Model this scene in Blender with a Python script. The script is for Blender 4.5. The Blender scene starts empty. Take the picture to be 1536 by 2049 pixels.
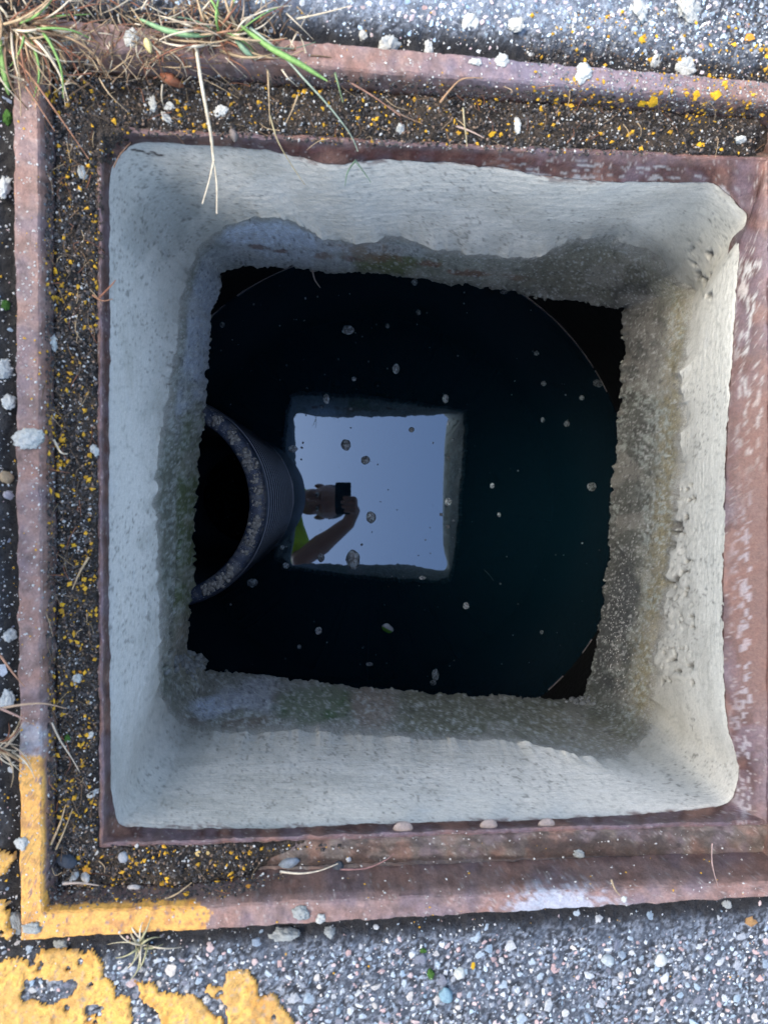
import bpy, math, random
import numpy as np
from mathutils import Vector, Matrix, Quaternion
from mathutils.bvhtree import BVHTree
random.seed(7); rng = np.random.default_rng(7)
S = bpy.context.scene
COL = S.collection

# ------------------------------------------------------------ camera
F = 1533.0; CX, CY = 768.0, 1024.5          # focal length and centre, in photo pixels
NX, NY = 688.0, 980.0                        # where straight down falls
CAMZ = 0.64
nadir = Vector(((NX-CX)/F, -(NY-CY)/F, -1)).normalized()
Q = nadir.rotation_difference(Vector((0, 0, -1)))
cam = bpy.data.cameras.new('camera'); co = bpy.data.objects.new('camera', cam); COL.objects.link(co)
co.location = (0, 0, CAMZ); co.rotation_mode = 'QUATERNION'; co.rotation_quaternion = Q
cam.sensor_width = 36; cam.sensor_fit = 'AUTO'; cam.lens = F/2049*36
cam.clip_start = 0.01; cam.clip_end = 200
cam.dof.use_dof = True; cam.dof.focus_distance = 1.05; cam.dof.aperture_fstop = 9
S.camera = co
# ------------------------------------------------------------ world, sun, exposure
SUN_EL, SUN_AZ = math.radians(57), math.radians(215)
w = bpy.data.worlds.new('World'); S.world = w; w.use_nodes = True
nt = w.node_tree; nt.nodes.clear()
sky = nt.nodes.new('ShaderNodeTexSky'); sky.sky_type = 'NISHITA'; sky.sun_disc = False
sky.sun_elevation = SUN_EL; sky.sun_rotation = math.radians(-85)
sky.dust_density = 2.5; sky.air_density = 1.0; sky.ozone_density = 1.0
bg = nt.nodes.new('ShaderNodeBackground'); bg.inputs[1].default_value = 0.15
ow = nt.nodes.new('ShaderNodeOutputWorld')
nt.links.new(sky.outputs[0], bg.inputs[0]); nt.links.new(bg.outputs[0], ow.inputs[0])
sl = bpy.data.lights.new('sun', 'SUN'); sl.energy = 1.15; sl.angle = math.radians(38); sl.color = (1, .90, .76)
so = bpy.data.objects.new('sun', sl); COL.objects.link(so)
sd = Vector((-math.cos(SUN_EL)*0.95, math.cos(SUN_EL)*0.25, math.sin(SUN_EL)))    # from the left of the photo
so.rotation_mode = 'QUATERNION'; so.rotation_quaternion = sd.to_track_quat('Z', 'Y')
S.view_settings.view_transform = 'Standard'; S.view_settings.look = 'None'
S.view_settings.gamma = 1; S.view_settings.use_curve_mapping = False
S.view_settings.exposure = 1.72

SW = 1.755                                   # camera to water, metres
# ------------------------------------------------------------ helpers
R3 = np.array(Q.to_matrix())
TILT = 0.075
def tilt(x): return -TILT*np.clip(x, -1.2, 1.2)
def ray(px, py):
    px = np.asarray(px, float); py = np.asarray(py, float)
    d = np.stack([(px-CX)/F, -(py-CY)/F, -np.ones_like(px)], -1) @ R3.T
    return d / (-d[..., 2:3])                 # one metre down per unit
def D(px, py, s):                             # point s metres below the camera
    r = ray(px, py); s = np.asarray(s, float)[..., None]*np.ones_like(r)
    return np.array([0, 0, CAMZ]) + r*s
def P(px, py, z):                             # point on the road-parallel plane at height z
    r = ray(px, py); s = (CAMZ-np.asarray(z, float))/(1 - TILT*r[..., 0])
    return np.array([0, 0, CAMZ]) + r*s[..., None]
def PX(p):                                    # world to photo pixels
    v = (np.asarray(p)-np.array([0, 0, CAMZ])) @ R3
    return CX + F*v[..., 0]/-v[..., 2], CY - F*v[..., 1]/-v[..., 2]
def _h(i, j, k, seed):
    n = (i.astype(np.int64)*374761393 + j.astype(np.int64)*668265263 + k.astype(np.int64)*2147483647 + seed*1274126177) & 0x7fffffff
    n = ((n ^ (n >> 13))*1274126177) & 0x7fffffff
    n = ((n ^ (n >> 15))*1103515245) & 0x7fffffff
    return ((n ^ (n >> 16)) & 0xffff)/65535.0
def vn(x, y, z=0, seed=0):
    x, y, z = np.broadcast_arrays(np.asarray(x, float), np.asarray(y, float), np.asarray(z, float))
    xi, yi, zi = np.floor(x), np.floor(y), np.floor(z)
    fx, fy, fz = x-xi, y-yi, z-zi
    fx, fy, fz = [f*f*(3-2*f) for f in (fx, fy, fz)]
    r = 0
    for a in (0, 1):
        for b in (0, 1):
            for c in (0, 1):
                r = r + _h(xi+a, yi+b, zi+c, seed)*(fx if a else 1-fx)*(fy if b else 1-fy)*(fz if c else 1-fz)
    return r
def fbm(x, y, z=0, o=4, seed=0):
    r = 0; a = .5; t = 0
    for i in range(o):
        r = r + a*vn(np.asarray(x)*2**i, np.asarray(y)*2**i, np.asarray(z)*2**i, seed+i); t += a; a *= .5
    return r/t
def sst(a, b, x):
    t = np.clip((x-a)/(b-a), 0, 1); return t*t*(3-2*t)
def mixc(c, col, m): return c*(1-m[..., None]) + np.array(col)*m[..., None]
def blob(px, py, cx, cy, rx, ry, rot=0, soft=.35, nz=.8, sc=28, seed=0):
    a = math.radians(rot); dx, dy = px-cx, py-cy
    u = (dx*math.cos(a)+dy*math.sin(a))/rx; v = (-dx*math.sin(a)+dy*math.cos(a))/ry
    d = np.sqrt(u*u+v*v) + (fbm(px/sc, py/sc, 0, 4, seed+11)-.5)*2*nz
    return 1-sst(1-soft, 1+soft, d)
def inpoly(px, py, poly):
    c = np.zeros(px.shape, bool); n = len(poly)
    for i in range(n):
        x1, y1 = poly[i]; x2, y2 = poly[(i+1) % n]
        if y1 == y2: continue
        c ^= ((y1 > py) != (y2 > py)) & (px < (x2-x1)*(py-y1)/(y2-y1)+x1)
    return c

def tag(o, label=None, cat=None, group=None, kind=None):
    if label: o['label'] = label
    if cat: o['category'] = cat
    if group: o['group'] = group
    if kind: o['kind'] = kind
    return o
def link(name, me, parent=None):
    o = bpy.data.objects.new(name, me); COL.objects.link(o)
    if parent is not None: o.parent = parent; o.matrix_parent_inverse = parent.matrix_world.inverted() if False else Matrix.Translation(-parent.location)
    return o
def empty(name, loc):
    o = bpy.data.objects.new(name, None); COL.objects.link(o); o.location = loc; o.empty_display_size = .02
    return o
def mesh(name, V, Fc, mat, col=None, uv=None, smooth=True, parent=None):
    V = np.asarray(V, float).reshape(-1, 3)
    me = bpy.data.meshes.new(name)
    if isinstance(Fc, np.ndarray):
        nf, k = Fc.shape
        me.vertices.add(len(V)); me.vertices.foreach_set('co', V.ravel())
        me.loops.add(nf*k); me.loops.foreach_set('vertex_index', Fc.ravel().astype(np.int32))
        me.polygons.add(nf); me.polygons.foreach_set('loop_start', np.arange(0, nf*k, k, dtype=np.int32))
        try: me.polygons.foreach_set('loop_total', np.full(nf, k, dtype=np.int32))
        except Exception: pass
        me.update(calc_edges=True); me.validate()
    else:
        me.from_pydata(V.tolist(), [], Fc)
    if col is not None:
        c = np.asarray(col, float).reshape(-1, 3)
        a = me.color_attributes.new('Col', 'FLOAT_COLOR', 'POINT')
        a.data.foreach_set('color', np.concatenate([np.clip(c, 0, 1), np.ones((len(c), 1))], 1).ravel())
    if uv is not None:
        uv = np.asarray(uv, float).reshape(-1, 3)
        a = me.attributes.new('flow', 'FLOAT_VECTOR', 'POINT')
        a.data.foreach_set('vector', uv.ravel())
    me.polygons.foreach_set('use_smooth', [smooth]*len(me.polygons))
    me.materials.append(mat)
    return link(name, me, parent)
def gridfaces(nu, nv, closed):
    u = np.arange(nu if closed else nu-1); v = np.arange(nv-1)
    U, W = np.meshgrid(u, v, indexing='ij'); U2 = (U+1) % nu
    return np.stack([U*nv+W, U*nv+W+1, U2*nv+W+1, U2*nv+W], -1).reshape(-1, 4)
BV, BF, BN = [], [], [0]
def solid(V, Fc):                             # surfaces that loose things are laid on
    V = np.asarray(V).reshape(-1, 3); BV.append(V); BF.append(np.asarray(Fc)+BN[0]); BN[0] += len(V)

# ------------------------------------------------------------ materials
def material(name, base=None, rough=.8, bump=(), var=.25, vscale=300, metal=0, spec=.4, flow=0, rvar=.1, hue=None, rand=None, trans=0):
    m = bpy.data.materials.new(name); m.use_nodes = True; n = m.node_tree; N = n.nodes; L = n.links
    b = N['Principled BSDF']
    geo = N.new('ShaderNodeNewGeometry')
    if base is None:
        at = N.new('ShaderNodeAttribute'); at.attribute_name = 'Col'; c = at.outputs['Color']
    elif rand:
        oi = N.new('ShaderNodeObjectInfo'); cr = N.new('ShaderNodeValToRGB'); cr.color_ramp.interpolation = 'CONSTANT'
        els = cr.color_ramp.elements
        for i, cc in enumerate(rand):
            e = els[i] if i < 2 else els.new(i/len(rand)); e.position = i/len(rand); e.color = (*cc, 1)
        L.new(oi.outputs['Random'], cr.inputs[0]); c = cr.outputs[0]
    else:
        rg = N.new('ShaderNodeRGB'); rg.outputs[0].default_value = (*base, 1); c = rg.outputs[0]
    def noise(scale, det=6, vec=None, ro=.6):
        t = N.new('ShaderNodeTexNoise'); t.inputs['Scale'].default_value = scale; t.inputs['Detail'].default_value = det
        t.inputs['Roughness'].default_value = ro; L.new(vec or geo.outputs['Position'], t.inputs['Vector']); return t.outputs['Fac']
    # value variation
    mr = N.new('ShaderNodeMapRange'); mr.inputs[1].default_value = .25; mr.inputs[2].default_value = .75
    mr.inputs[3].default_value = 1-var; mr.inputs[4].default_value = 1+var
    L.new(noise(vscale), mr.inputs[0])
    mx = N.new('ShaderNodeVectorMath'); mx.operation = 'SCALE'; L.new(c, mx.inputs[0]); L.new(mr.outputs[0], mx.inputs['Scale'])
    cur = mx.outputs[0]
    if hue:                                   # second colour in broad clouds
        mm = N.new('ShaderNodeMapRange'); mm.inputs[1].default_value = .45; mm.inputs[2].default_value = .7; mm.inputs[4].default_value = hue[2]
        L.new(noise(hue[1]), mm.inputs[0])
        mh = N.new('ShaderNodeMix'); mh.data_type = 'RGBA'; mh.blend_type = 'MULTIPLY'
        L.new(mm.outputs[0], mh.inputs['Factor']); L.new(cur, mh.inputs[6]); mh.inputs[7].default_value = (*hue[0], 1); cur = mh.outputs[2]
    L.new(cur, b.inputs['Base Color'])
    rr = N.new('ShaderNodeMapRange'); rr.inputs[3].default_value = rough-rvar; rr.inputs[4].default_value = min(1, rough+rvar)
    L.new(noise(vscale*.4), rr.inputs[0]); L.new(rr.outputs[0], b.inputs['Roughness'])
    b.inputs['Metallic'].default_value = metal; b.inputs['Specular IOR Level'].default_value = spec
    prev = None
    for sc, dist, st in bump:
        bp = N.new('ShaderNodeBump'); bp.inputs['Distance'].default_value = dist; bp.inputs['Strength'].default_value = st
        L.new(noise(sc, 4), bp.inputs['Height'])
        if prev: L.new(prev, bp.inputs['Normal'])
        prev = bp.outputs[0]
    if flow:
        fa = N.new('ShaderNodeAttribute'); fa.attribute_name = 'flow'
        bp = N.new('ShaderNodeBump'); bp.inputs['Distance'].default_value = flow; bp.inputs['Strength'].default_value = .55
        L.new(noise(1.0, 5, fa.outputs['Vector']), bp.inputs['Height'])
        if prev: L.new(prev, bp.inputs['Normal'])
        prev = bp.outputs[0]
    if prev: L.new(prev, b.inputs['Normal'])
    return m
M = {}
M['mortar'] = material('fresh_mortar', rough=.9, bump=((1000, .0009, .55), (420, .0010, .25)), var=.13, vscale=700, flow=.0010)
M['oldcon'] = material('old_concrete', rough=.88, bump=((1100, .002, .8), (300, .004, .6)), var=.55, vscale=900)
M['rust'] = material('rusted_iron', rough=.50, bump=((700, .0010, .6), (130, .002, .5)), var=.28, vscale=420, spec=.5, rvar=.14, hue=((1.2, .95, .82), 45, .4))
M['soil'] = material('soil', rough=.95, bump=((700, .003, 1), (250, .006, 1)), var=.6, vscale=800)
M['grit'] = material('grit', rough=.85, bump=((1500, .0006, .5),), var=.25, vscale=1500)
M['asphalt'] = material('asphalt', rough=.8, bump=((900, .002, .9), (350, .004, .6)), var=.6, vscale=900)
M['stone'] = material('stone', rough=.7, bump=((900, .0008, .5),), var=.25, vscale=700)
PAL = [(.26, .33, .38), (.42, .43, .42), (.40, .28, .26), (.22, .27, .32), (.46, .43, .39), (.15, .16, .19), (.33, .39, .43), (.46, .36, .34), (.30, .32, .34), (.47, .49, .49)]
M['stone_r'] = material('stone_mixed', base=(1, 1, 1), rand=PAL, rough=.7, bump=((900, .0008, .5),), var=.3, vscale=600)
M['paint'] = material('yellow_paint', rough=.55, bump=((220, .003, .6), (900, .0008, .5)), var=.16, vscale=260, spec=.4)
M['crumb'] = material('mortar_crumb', rough=.95, bump=((900, .0015, .8),), var=.2, vscale=900)
M['grass'] = material('grass', rough=.6, bump=((900, .0004, .4),), var=.3, vscale=250)
M['pipe'] = material('black_plastic', base=(.04, .05, .07), rough=.33, bump=((300, .001, .3),), var=.4, vscale=150, spec=.5)
M['pipelip'] = material('pipe_lip', rough=.4, bump=((500, .001, .4),), var=.4, vscale=200, spec=.5)
M['foam'] = material('foam', rough=.2, bump=((700, .0006, .5),), var=.45, vscale=600, spec=.6)
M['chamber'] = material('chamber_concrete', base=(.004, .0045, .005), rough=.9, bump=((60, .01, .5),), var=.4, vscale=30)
M['skin'] = material('skin', base=(.34, .17, .12), rough=.5, bump=((400, .0006, .4),), var=.12, vscale=60)
M['hair'] = material('hair', base=(.06, .045, .035), rough=.6, bump=((500, .003, .8),), var=.3, vscale=300)
M['vest'] = material('yellow_cloth', base=(.45, .62, .03), rough=.8, bump=((60, .01, .5), (900, .0005, .4)), var=.1, vscale=80)
M['trouser'] = material('trousers', base=(.03, .035, .05), rough=.9, bump=((50, .01, .5),), var=.2, vscale=80)
M['boot'] = material('boots', base=(.09, .055, .03), rough=.6, bump=((120, .003, .4),), var=.2, vscale=80)
M['phone'] = material('phone_black', base=(.012, .012, .014), rough=.25, var=.05, vscale=50, spec=.5)
M['eye'] = material('eye', base=(.6, .58, .55), rough=.2, var=.02)
M['lips'] = material('lips', base=(.33, .12, .09), rough=.5, var=.1)
wm = bpy.data.materials.new('still_water'); wm.use_nodes = True; wn = wm.node_tree
wb = wn.nodes['Principled BSDF']; wb.inputs['Base Color'].default_value = (.004, .022, .036, 1)
wb.inputs['Roughness'].default_value = .0; wb.inputs['Specular Tint'].default_value = (.55, .76, 1, 1); wb.inputs['IOR'].default_value = 2.45
g_ = wn.nodes.new('ShaderNodeNewGeometry'); tn = wn.nodes.new('ShaderNodeTexNoise'); tn.inputs['Scale'].default_value = 9; tn.inputs['Detail'].default_value = 1
bp_ = wn.nodes.new('ShaderNodeBump'); bp_.inputs['Distance'].default_value = .0006; bp_.inputs['Strength'].default_value = .25
wn.links.new(g_.outputs['Position'], tn.inputs['Vector']); wn.links.new(tn.outputs['Fac'], bp_.inputs['Height']); wn.links.new(bp_.outputs[0], wb.inputs['Normal'])
M['water'] = wm

# ============================================================ LARGE STRUCTURE
# ---- loops, four sides each: top (TL>TR), right, bottom (BR>BL), left (BL>TL)
def resample(pl, n):
    pl = np.array(pl, float); d = np.r_[0, np.cumsum(np.hypot(*np.diff(pl, axis=0).T))]
    t = np.linspace(0, d[-1], n, endpoint=False)
    return np.stack([np.interp(t, d, pl[:, 0]), np.interp(t, d, pl[:, 1])], -1)
NS = 260; NU = 4*NS
def loop(top, right, bottom, left): return np.concatenate([resample(s, NS) for s in (top, right, bottom, left)])
def csmooth(a, k):
    ker = np.ones(k)/k; n = len(a)
    if a.ndim == 1: return np.convolve(np.r_[a[-k:], a, a[:k]], ker, 'same')[k:-k]
    return np.stack([csmooth(a[:, i], k) for i in range(a.shape[1])], -1)
side = np.repeat(np.arange(4), NS)
# top edge of the mortar
L0 = loop([(228, 318), (262, 283), (330, 283), (420, 289), (520, 296), (600, 312), (655, 330), (760, 316), (880, 322), (1000, 334), (1100, 352), (1220, 362), (1330, 362), (1432, 364), (1505, 436)],
          [(1505, 436), (1482, 470), (1476, 560), (1466, 700), (1458, 850), (1452, 1000), (1448, 1150), (1449, 1350), (1456, 1450), (1482, 1545), (1462, 1612)],
          [(1462, 1612), (1380, 1622), (1240, 1634), (1040, 1644), (900, 1646), (700, 1652), (560, 1660), (380, 1662), (235, 1656)],
          [(235, 1656), (222, 1600), (219, 1400), (216, 1100), (217, 900), (219, 700), (217, 500), (218, 360), (228, 318)])
L1 = loop([(398, 498), (450, 448), (520, 432), (590, 440), (650, 480), (720, 488), (790, 470), (880, 500), (960, 508), (1060, 520), (1120, 488), (1200, 470), (1300, 500), (1388, 585)],
          [(1388, 585), (1378, 660), (1366, 760), (1368, 850), (1358, 1000), (1345, 1150), (1322, 1290), (1308, 1400), (1300, 1470)],
          [(1300, 1470), (1270, 1508), (1200, 1520), (1100, 1500), (1000, 1478), (860, 1480), (760, 1472), (600, 1462), (450, 1470), (380, 1462), (330, 1430)],
          [(330, 1430), (318, 1380), (322, 1250), (314, 1120), (308, 1000), (312, 900), (330, 830), (352, 700), (366, 600), (378, 530), (398, 498)])
L2 = loop([(442, 540), (500, 533), (600, 538), (700, 546), (800, 556), (900, 567), (1000, 578), (1090, 597), (1150, 603), (1200, 607), (1222, 618), (1247, 615)],
          [(1247, 615), (1246, 700), (1240, 800), (1232, 900), (1222, 1000), (1214, 1100), (1204, 1200), (1190, 1300), (1176, 1360), (1164, 1398)],
          [(1164, 1398), (1130, 1402), (1080, 1396), (1000, 1394), (900, 1390), (800, 1382), (700, 1372), (640, 1364), (560, 1356), (500, 1350), (440, 1344), (410, 1340), (412, 1316), (378, 1300)],
          [(378, 1300), (374, 1270), (384, 1180), (388, 1100), (394, 1000), (402, 900), (412, 820), (420, 700), (428, 620), (440, 575), (442, 540)])
ang = np.arange(NU)/NU
def jit(Lp, amp, freq, seed):
    n = np.stack([fbm(Lp[:, 0]/freq, Lp[:, 1]/freq, 0, 4, seed), fbm(Lp[:, 0]/freq, Lp[:, 1]/freq, 7.3, 4, seed)], -1)-.5
    return Lp + n*2*amp
L0s = csmooth(L0, 9); L0 = jit(csmooth(L0, 5), 4.5, 16, 1); L2s = csmooth(L2, 9); L1s = csmooth(L1, 21); L1 = jit(csmooth(L1, 7), 12, 24, 2); L2 = jit(jit(L2, 7, 50, 77), 8, 8, 3)
_T = np.array([146., 200., 148., 97.])[side]
_off = np.where((side == 0)|(side == 2), np.abs(L1s[:, 1]-NY), np.abs(L1s[:, 0]-NX))
_ci = np.minimum.reduce([np.minimum(np.abs(np.arange(NU)-k*NS), NU-np.abs(np.arange(NU)-k*NS)) for k in range(4)])
s1 = csmooth(np.clip(2*SW*_T/(_off+_T), .70, .9), 25)+.03*np.exp(-(_ci/22.)**2)
MZ = -0.045
p0 = P(L0[:, 0], L0[:, 1], MZ); s0 = CAMZ-p0[:, 2]
SR = 1.05; s2 = np.full(NU, SR)
# ---- mortar lining
NV = 84
def build_ring(La, Lb, sa, sb, nv, prof=None):
    v = np.linspace(0, 1, nv)[None, :]
    px = La[:, None, 0]*(1-v)+Lb[:, None, 0]*v; py = La[:, None, 1]*(1-v)+Lb[:, None, 1]*v
    vv = prof(v) if prof else v
    s = 1/((1-vv)/sa[:, None]+vv/sb[:, None])
    return px, py, s
cen = np.array([.05, -.01])
def outward(Pts, d):
    c = Pts.copy(); r = c[..., :2]-cen
    # square-ish outward direction
    q = np.sign(r)*np.abs(r)**3; q /= np.linalg.norm(q, axis=-1, keepdims=True)
    c[..., :2] += q*d[..., None]; return c
px, py, s = build_ring(L0s, L1s, s0, s1, NV, lambda v: v**1.15)
fade_ = np.exp(-np.linspace(0, 1, NV)*22)[None, :]; px = px+(L0-L0s)[:, None, 0]*fade_; py = py+(L0-L0s)[:, None, 1]*fade_
f1_ = np.exp(-(1-np.linspace(0, 1, NV))*9)[None, :]; px = px+(L1-L1s)[:, None, 0]*f1_; py = py+(L1-L1s)[:, None, 1]*f1_; s = 1/((1-np.linspace(0, 1, NV)[None, :]**1.15)/s0[:, None]+np.linspace(0, 1, NV)[None, :]**1.15/s1[:, None])
V = D(px, py, s)
per = np.cumsum(np.r_[0, np.hypot(*np.diff(L0, axis=0).T)])[:, None]*np.ones((1, NV))
vpx = np.hypot(px-L0[:, None, 0], py-L0[:, None, 1])
nz = (fbm(V[..., 0]*22, V[..., 1]*22, V[..., 2]*260, 3, 5)-.5)*.0004 + (fbm(V[..., 0]*9, V[..., 1]*9, V[..., 2]*12, 3, 6)-.5)*.005 + (fbm(V[..., 0]*350, V[..., 1]*350, V[..., 2]*350, 3, 8)-.5)*.0012*(.4+1.2*fbm(V[..., 0]*16, V[..., 1]*16, V[..., 2]*16, 3, 10))
edge = sst(0, .06, np.linspace(0, 1, NV))[None, :]
V = outward(V, nz*edge)
lowlump = np.exp(-((px-1355)/38)**2)*((py > 1000) & (py < 1360))
V = outward(V, -lowlump*.006*fbm(px/18, py/18, 0, 3, 9))
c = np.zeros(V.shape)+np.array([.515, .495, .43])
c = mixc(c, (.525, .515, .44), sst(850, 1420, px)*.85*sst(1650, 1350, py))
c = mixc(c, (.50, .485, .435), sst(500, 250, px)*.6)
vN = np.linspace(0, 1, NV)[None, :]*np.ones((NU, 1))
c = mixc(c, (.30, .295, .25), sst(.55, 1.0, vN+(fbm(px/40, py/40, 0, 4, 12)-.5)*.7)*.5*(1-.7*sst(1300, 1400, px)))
c = mixc(c, (.14, .16, .15), blob(px, py, 330, 420, 60, 120, 35, nz=.7)*.35)
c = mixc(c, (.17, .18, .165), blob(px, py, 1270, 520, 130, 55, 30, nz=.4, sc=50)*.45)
c = mixc(c, (.15, .15, .13), sst(.6, .8, fbm(px/6, py/6, 0, 3, 14))*.35)
c = mixc(c, (.48, .49, .46), sst(.62, .8, fbm(V[..., 0]*40, V[..., 1]*40, V[..., 2]*420, 4, 15))*.35)
c = mixc(c, (.05, .05, .045), sst(.70, .78, fbm(px/5, py/5, 0, 2, 17))*.5*(fbm(px/120, py/120, 0, 2, 18) > .5))
c = mixc(c, (.10, .045, .04), (1-sst(.0, .03+.10*sst(.45, .8, fbm(px/45, py/14, 0, 3, 21)), vN))*sst(.3, .6, fbm(px/10, py/4, 0, 3, 22))*((side == 0)|(side == 2))[:, None]*.85)
c = mixc(c, (.33, .32, .27), sst(.54, .72, fbm(V[..., 0]*13, V[..., 1]*13, V[..., 2]*30, 5, 19))*.45)
c *= (.93+.14*rng.random(px.shape))[..., None]
pit = ((px > 1325)&(px < 1390)&(py > 950)&(py < 1370)) | ((px > 1375)&(px < 1425)&(py > 480)&(py < 600))
c = mixc(c, (.07, .065, .055), pit*sst(.62, .70, fbm(px/11, py/11, 0, 4, 24))*.85)
V = outward(V, pit*sst(.60, .72, fbm(px/11, py/11, 0, 4, 24))*.005)
c = mixc(c, (.03, .02, .018), (1-sst(1.2, 3, np.abs(py-(303+(px-268)*.12+8*(fbm(px/9, 0, 0, 2, 26)-.5)))))*(px > 262)*(px < 330)*.9)
# closing rows: under the frame at the top and behind the edge at the bottom
a = outward(V[:, 0], np.full(NU, .006)); a[:, 2] -= .004
b_ = outward(V[:, -1], np.full(NU, .0015)); b_[:, 2] -= .001
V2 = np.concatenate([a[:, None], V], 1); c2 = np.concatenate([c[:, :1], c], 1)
uvf = V*np.array([45, 45, 520]); uv2 = np.concatenate([uvf[:, :1], uvf], 1)
collar = empty('concrete_shaft', (0.05, 0, -.41)); tag(collar, 'square concrete neck of the pit with ragged lower edge, lined with mortar', 'shaft')
Fm = gridfaces(NU, NV+1, True)
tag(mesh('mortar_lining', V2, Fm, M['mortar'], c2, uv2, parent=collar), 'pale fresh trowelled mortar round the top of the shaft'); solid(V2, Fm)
mortarbot = V[:, -1].copy(); mortarcol = c[:, -1].copy()
# ---- old concrete wall
NW = 64
px, py, s = build_ring(L1s, L2s, s1-.001, s2, NW)
fade_ = np.exp(-(1-np.linspace(0, 1, NW))*14)[None, :]; px = px+(L2-L2s)[:, None, 0]*fade_; py = py+(L2-L2s)[:, None, 1]*fade_
f1_ = np.exp(-np.linspace(0, 1, NW)*7)[None, :]; px = px+(L1-L1s)[:, None, 0]*f1_; py = py+(L1-L1s)[:, None, 1]*f1_
V = D(px, py, s)
t = np.linspace(0, 1, NW)[None, :]*np.ones((NU, 1))
nz = (fbm(V[..., 0]*30, V[..., 1]*30, V[..., 2]*30, 4, 31)-.5)*.006 + (fbm(V[..., 0]*260, V[..., 1]*260, V[..., 2]*260, 3, 33)-.5)*.0016
V = outward(V, nz*sst(0, .15, t)); V += (mortarbot-V[:, 0])[:, None]*np.exp(-np.linspace(0, 1, NW)*12)[None, :, None]
top = (side == 0)[:, None]&(t >= 0); rt = (side == 1)[:, None]&(t >= 0); bt = (side == 2)[:, None]&(t >= 0); lf = (side == 3)[:, None]&(t >= 0)
topm, rtm, btm, lfm = [csmooth(x[:, 0].astype(float), 31)[:, None]*np.ones((1, NW)) for x in (top, rt, bt, lf)]
c = np.zeros(V.shape)+np.array([.20, .205, .17])
f1 = fbm(px/22, py/22, 0, 5, 40); f2 = fbm(px/6, py/6, 0, 4, 41); f3 = fbm(px/60, py/60, 0, 3, 42)
# top side
c = mixc(c, (.40, .44, .49), topm*blob(px, py, 570, 478, 150, 40, 7, nz=.35, seed=1))
c = mixc(c, (.33, .35, .36), topm*blob(px, py, 560, 518, 150, 26, 3, nz=.4, seed=2)*.7)
c = mixc(c, (.09, .105, .035), topm*blob(px, py, 770, 520, 90, 26, 6, nz=.7, seed=3)*.85)
c = mixc(c, (.16, .10, .06), topm*blob(px, py, 745, 500, 60, 22, 8, nz=.8, sc=14, seed=4)*.8)
for bx, by, br in ((518, 494, 18), (562, 502, 14), (652, 512, 20), (705, 518, 16), (860, 528, 24), (935, 545, 40), (1040, 556, 30)):
    c = mixc(c, (.13, .06, .035), topm*blob(px, py, bx, by, br, 5, 5, nz=.8, sc=9, seed=5)*.75)
c = mixc(c, (.36, .38, .37), topm*blob(px, py, 800, 497, 60, 16, 4, nz=.9, sc=16, seed=6)*.6)
c = mixc(c, (.12, .115, .085), topm*blob(px, py, 1160, 545, 140, 60, 5, nz=.4, seed=7)*.85)
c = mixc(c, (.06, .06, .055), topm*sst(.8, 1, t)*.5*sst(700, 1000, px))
# right side
c = mixc(c, (.07, .07, .066), rtm*(1-sst(.55, .8, t+0))*0)
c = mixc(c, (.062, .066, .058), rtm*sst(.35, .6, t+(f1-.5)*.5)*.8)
c = mixc(c, (.22, .19, .105), rtm*(1-sst(.15, .42, t+(f2-.5)*.5))*.85)
c = mixc(c, (.27, .30, .27), rtm*sst(.50, .62, f2)*sst(.42, .6, f3+.04)*.6)
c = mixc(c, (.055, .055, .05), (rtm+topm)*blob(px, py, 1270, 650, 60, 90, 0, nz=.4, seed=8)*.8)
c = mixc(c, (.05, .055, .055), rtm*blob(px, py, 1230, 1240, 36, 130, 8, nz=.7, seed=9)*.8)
# bottom side
c = mixc(c, (.20, .185, .15), btm*sst(500, 330, px)*.8)
c = mixc(c, (.42, .46, .52), btm*blob(px, py, 440, 1410, 60, 22, -15, nz=.5, seed=10))
c = mixc(c, (.33, .34, .36), btm*blob(px, py, 520, 1390, 75, 34, 0, nz=.5, seed=11)*.8)
c = mixc(c, (.13, .10, .075), btm*blob(px, py, 365, 1450, 35, 14, 0, nz=.5, sc=14, seed=12)*.8)
c = mixc(c, (.15, .12, .09), btm*blob(px, py, 490, 1450, 45, 14, -10, nz=.5, sc=14, seed=13)*.8)
c = mixc(c, (.15, .13, .10), btm*blob(px, py, 565, 1395, 30, 18, 0, nz=.5, sc=14, seed=14)*.7)
c = mixc(c, (.045, .095, .03), btm*blob(px, py, 640, 1410, 75, 42, 0, nz=.5, seed=15)*.9)
c = mixc(c, (.24, .20, .16), btm*blob(px, py, 745, 1415, 45, 48, 0, nz=.4, seed=16)*.85)
c = mixc(c, (.13, .135, .09), btm*sst(780, 820, px)*.8)
c = mixc(c, (.19, .18, .13), btm*blob(px, py, 1180, 1470, 120, 40, 15, nz=.4, seed=17)*.7)
c = mixc(c, (.38, .40, .38), btm*sst(.62, .72, f2)*.6)
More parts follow.
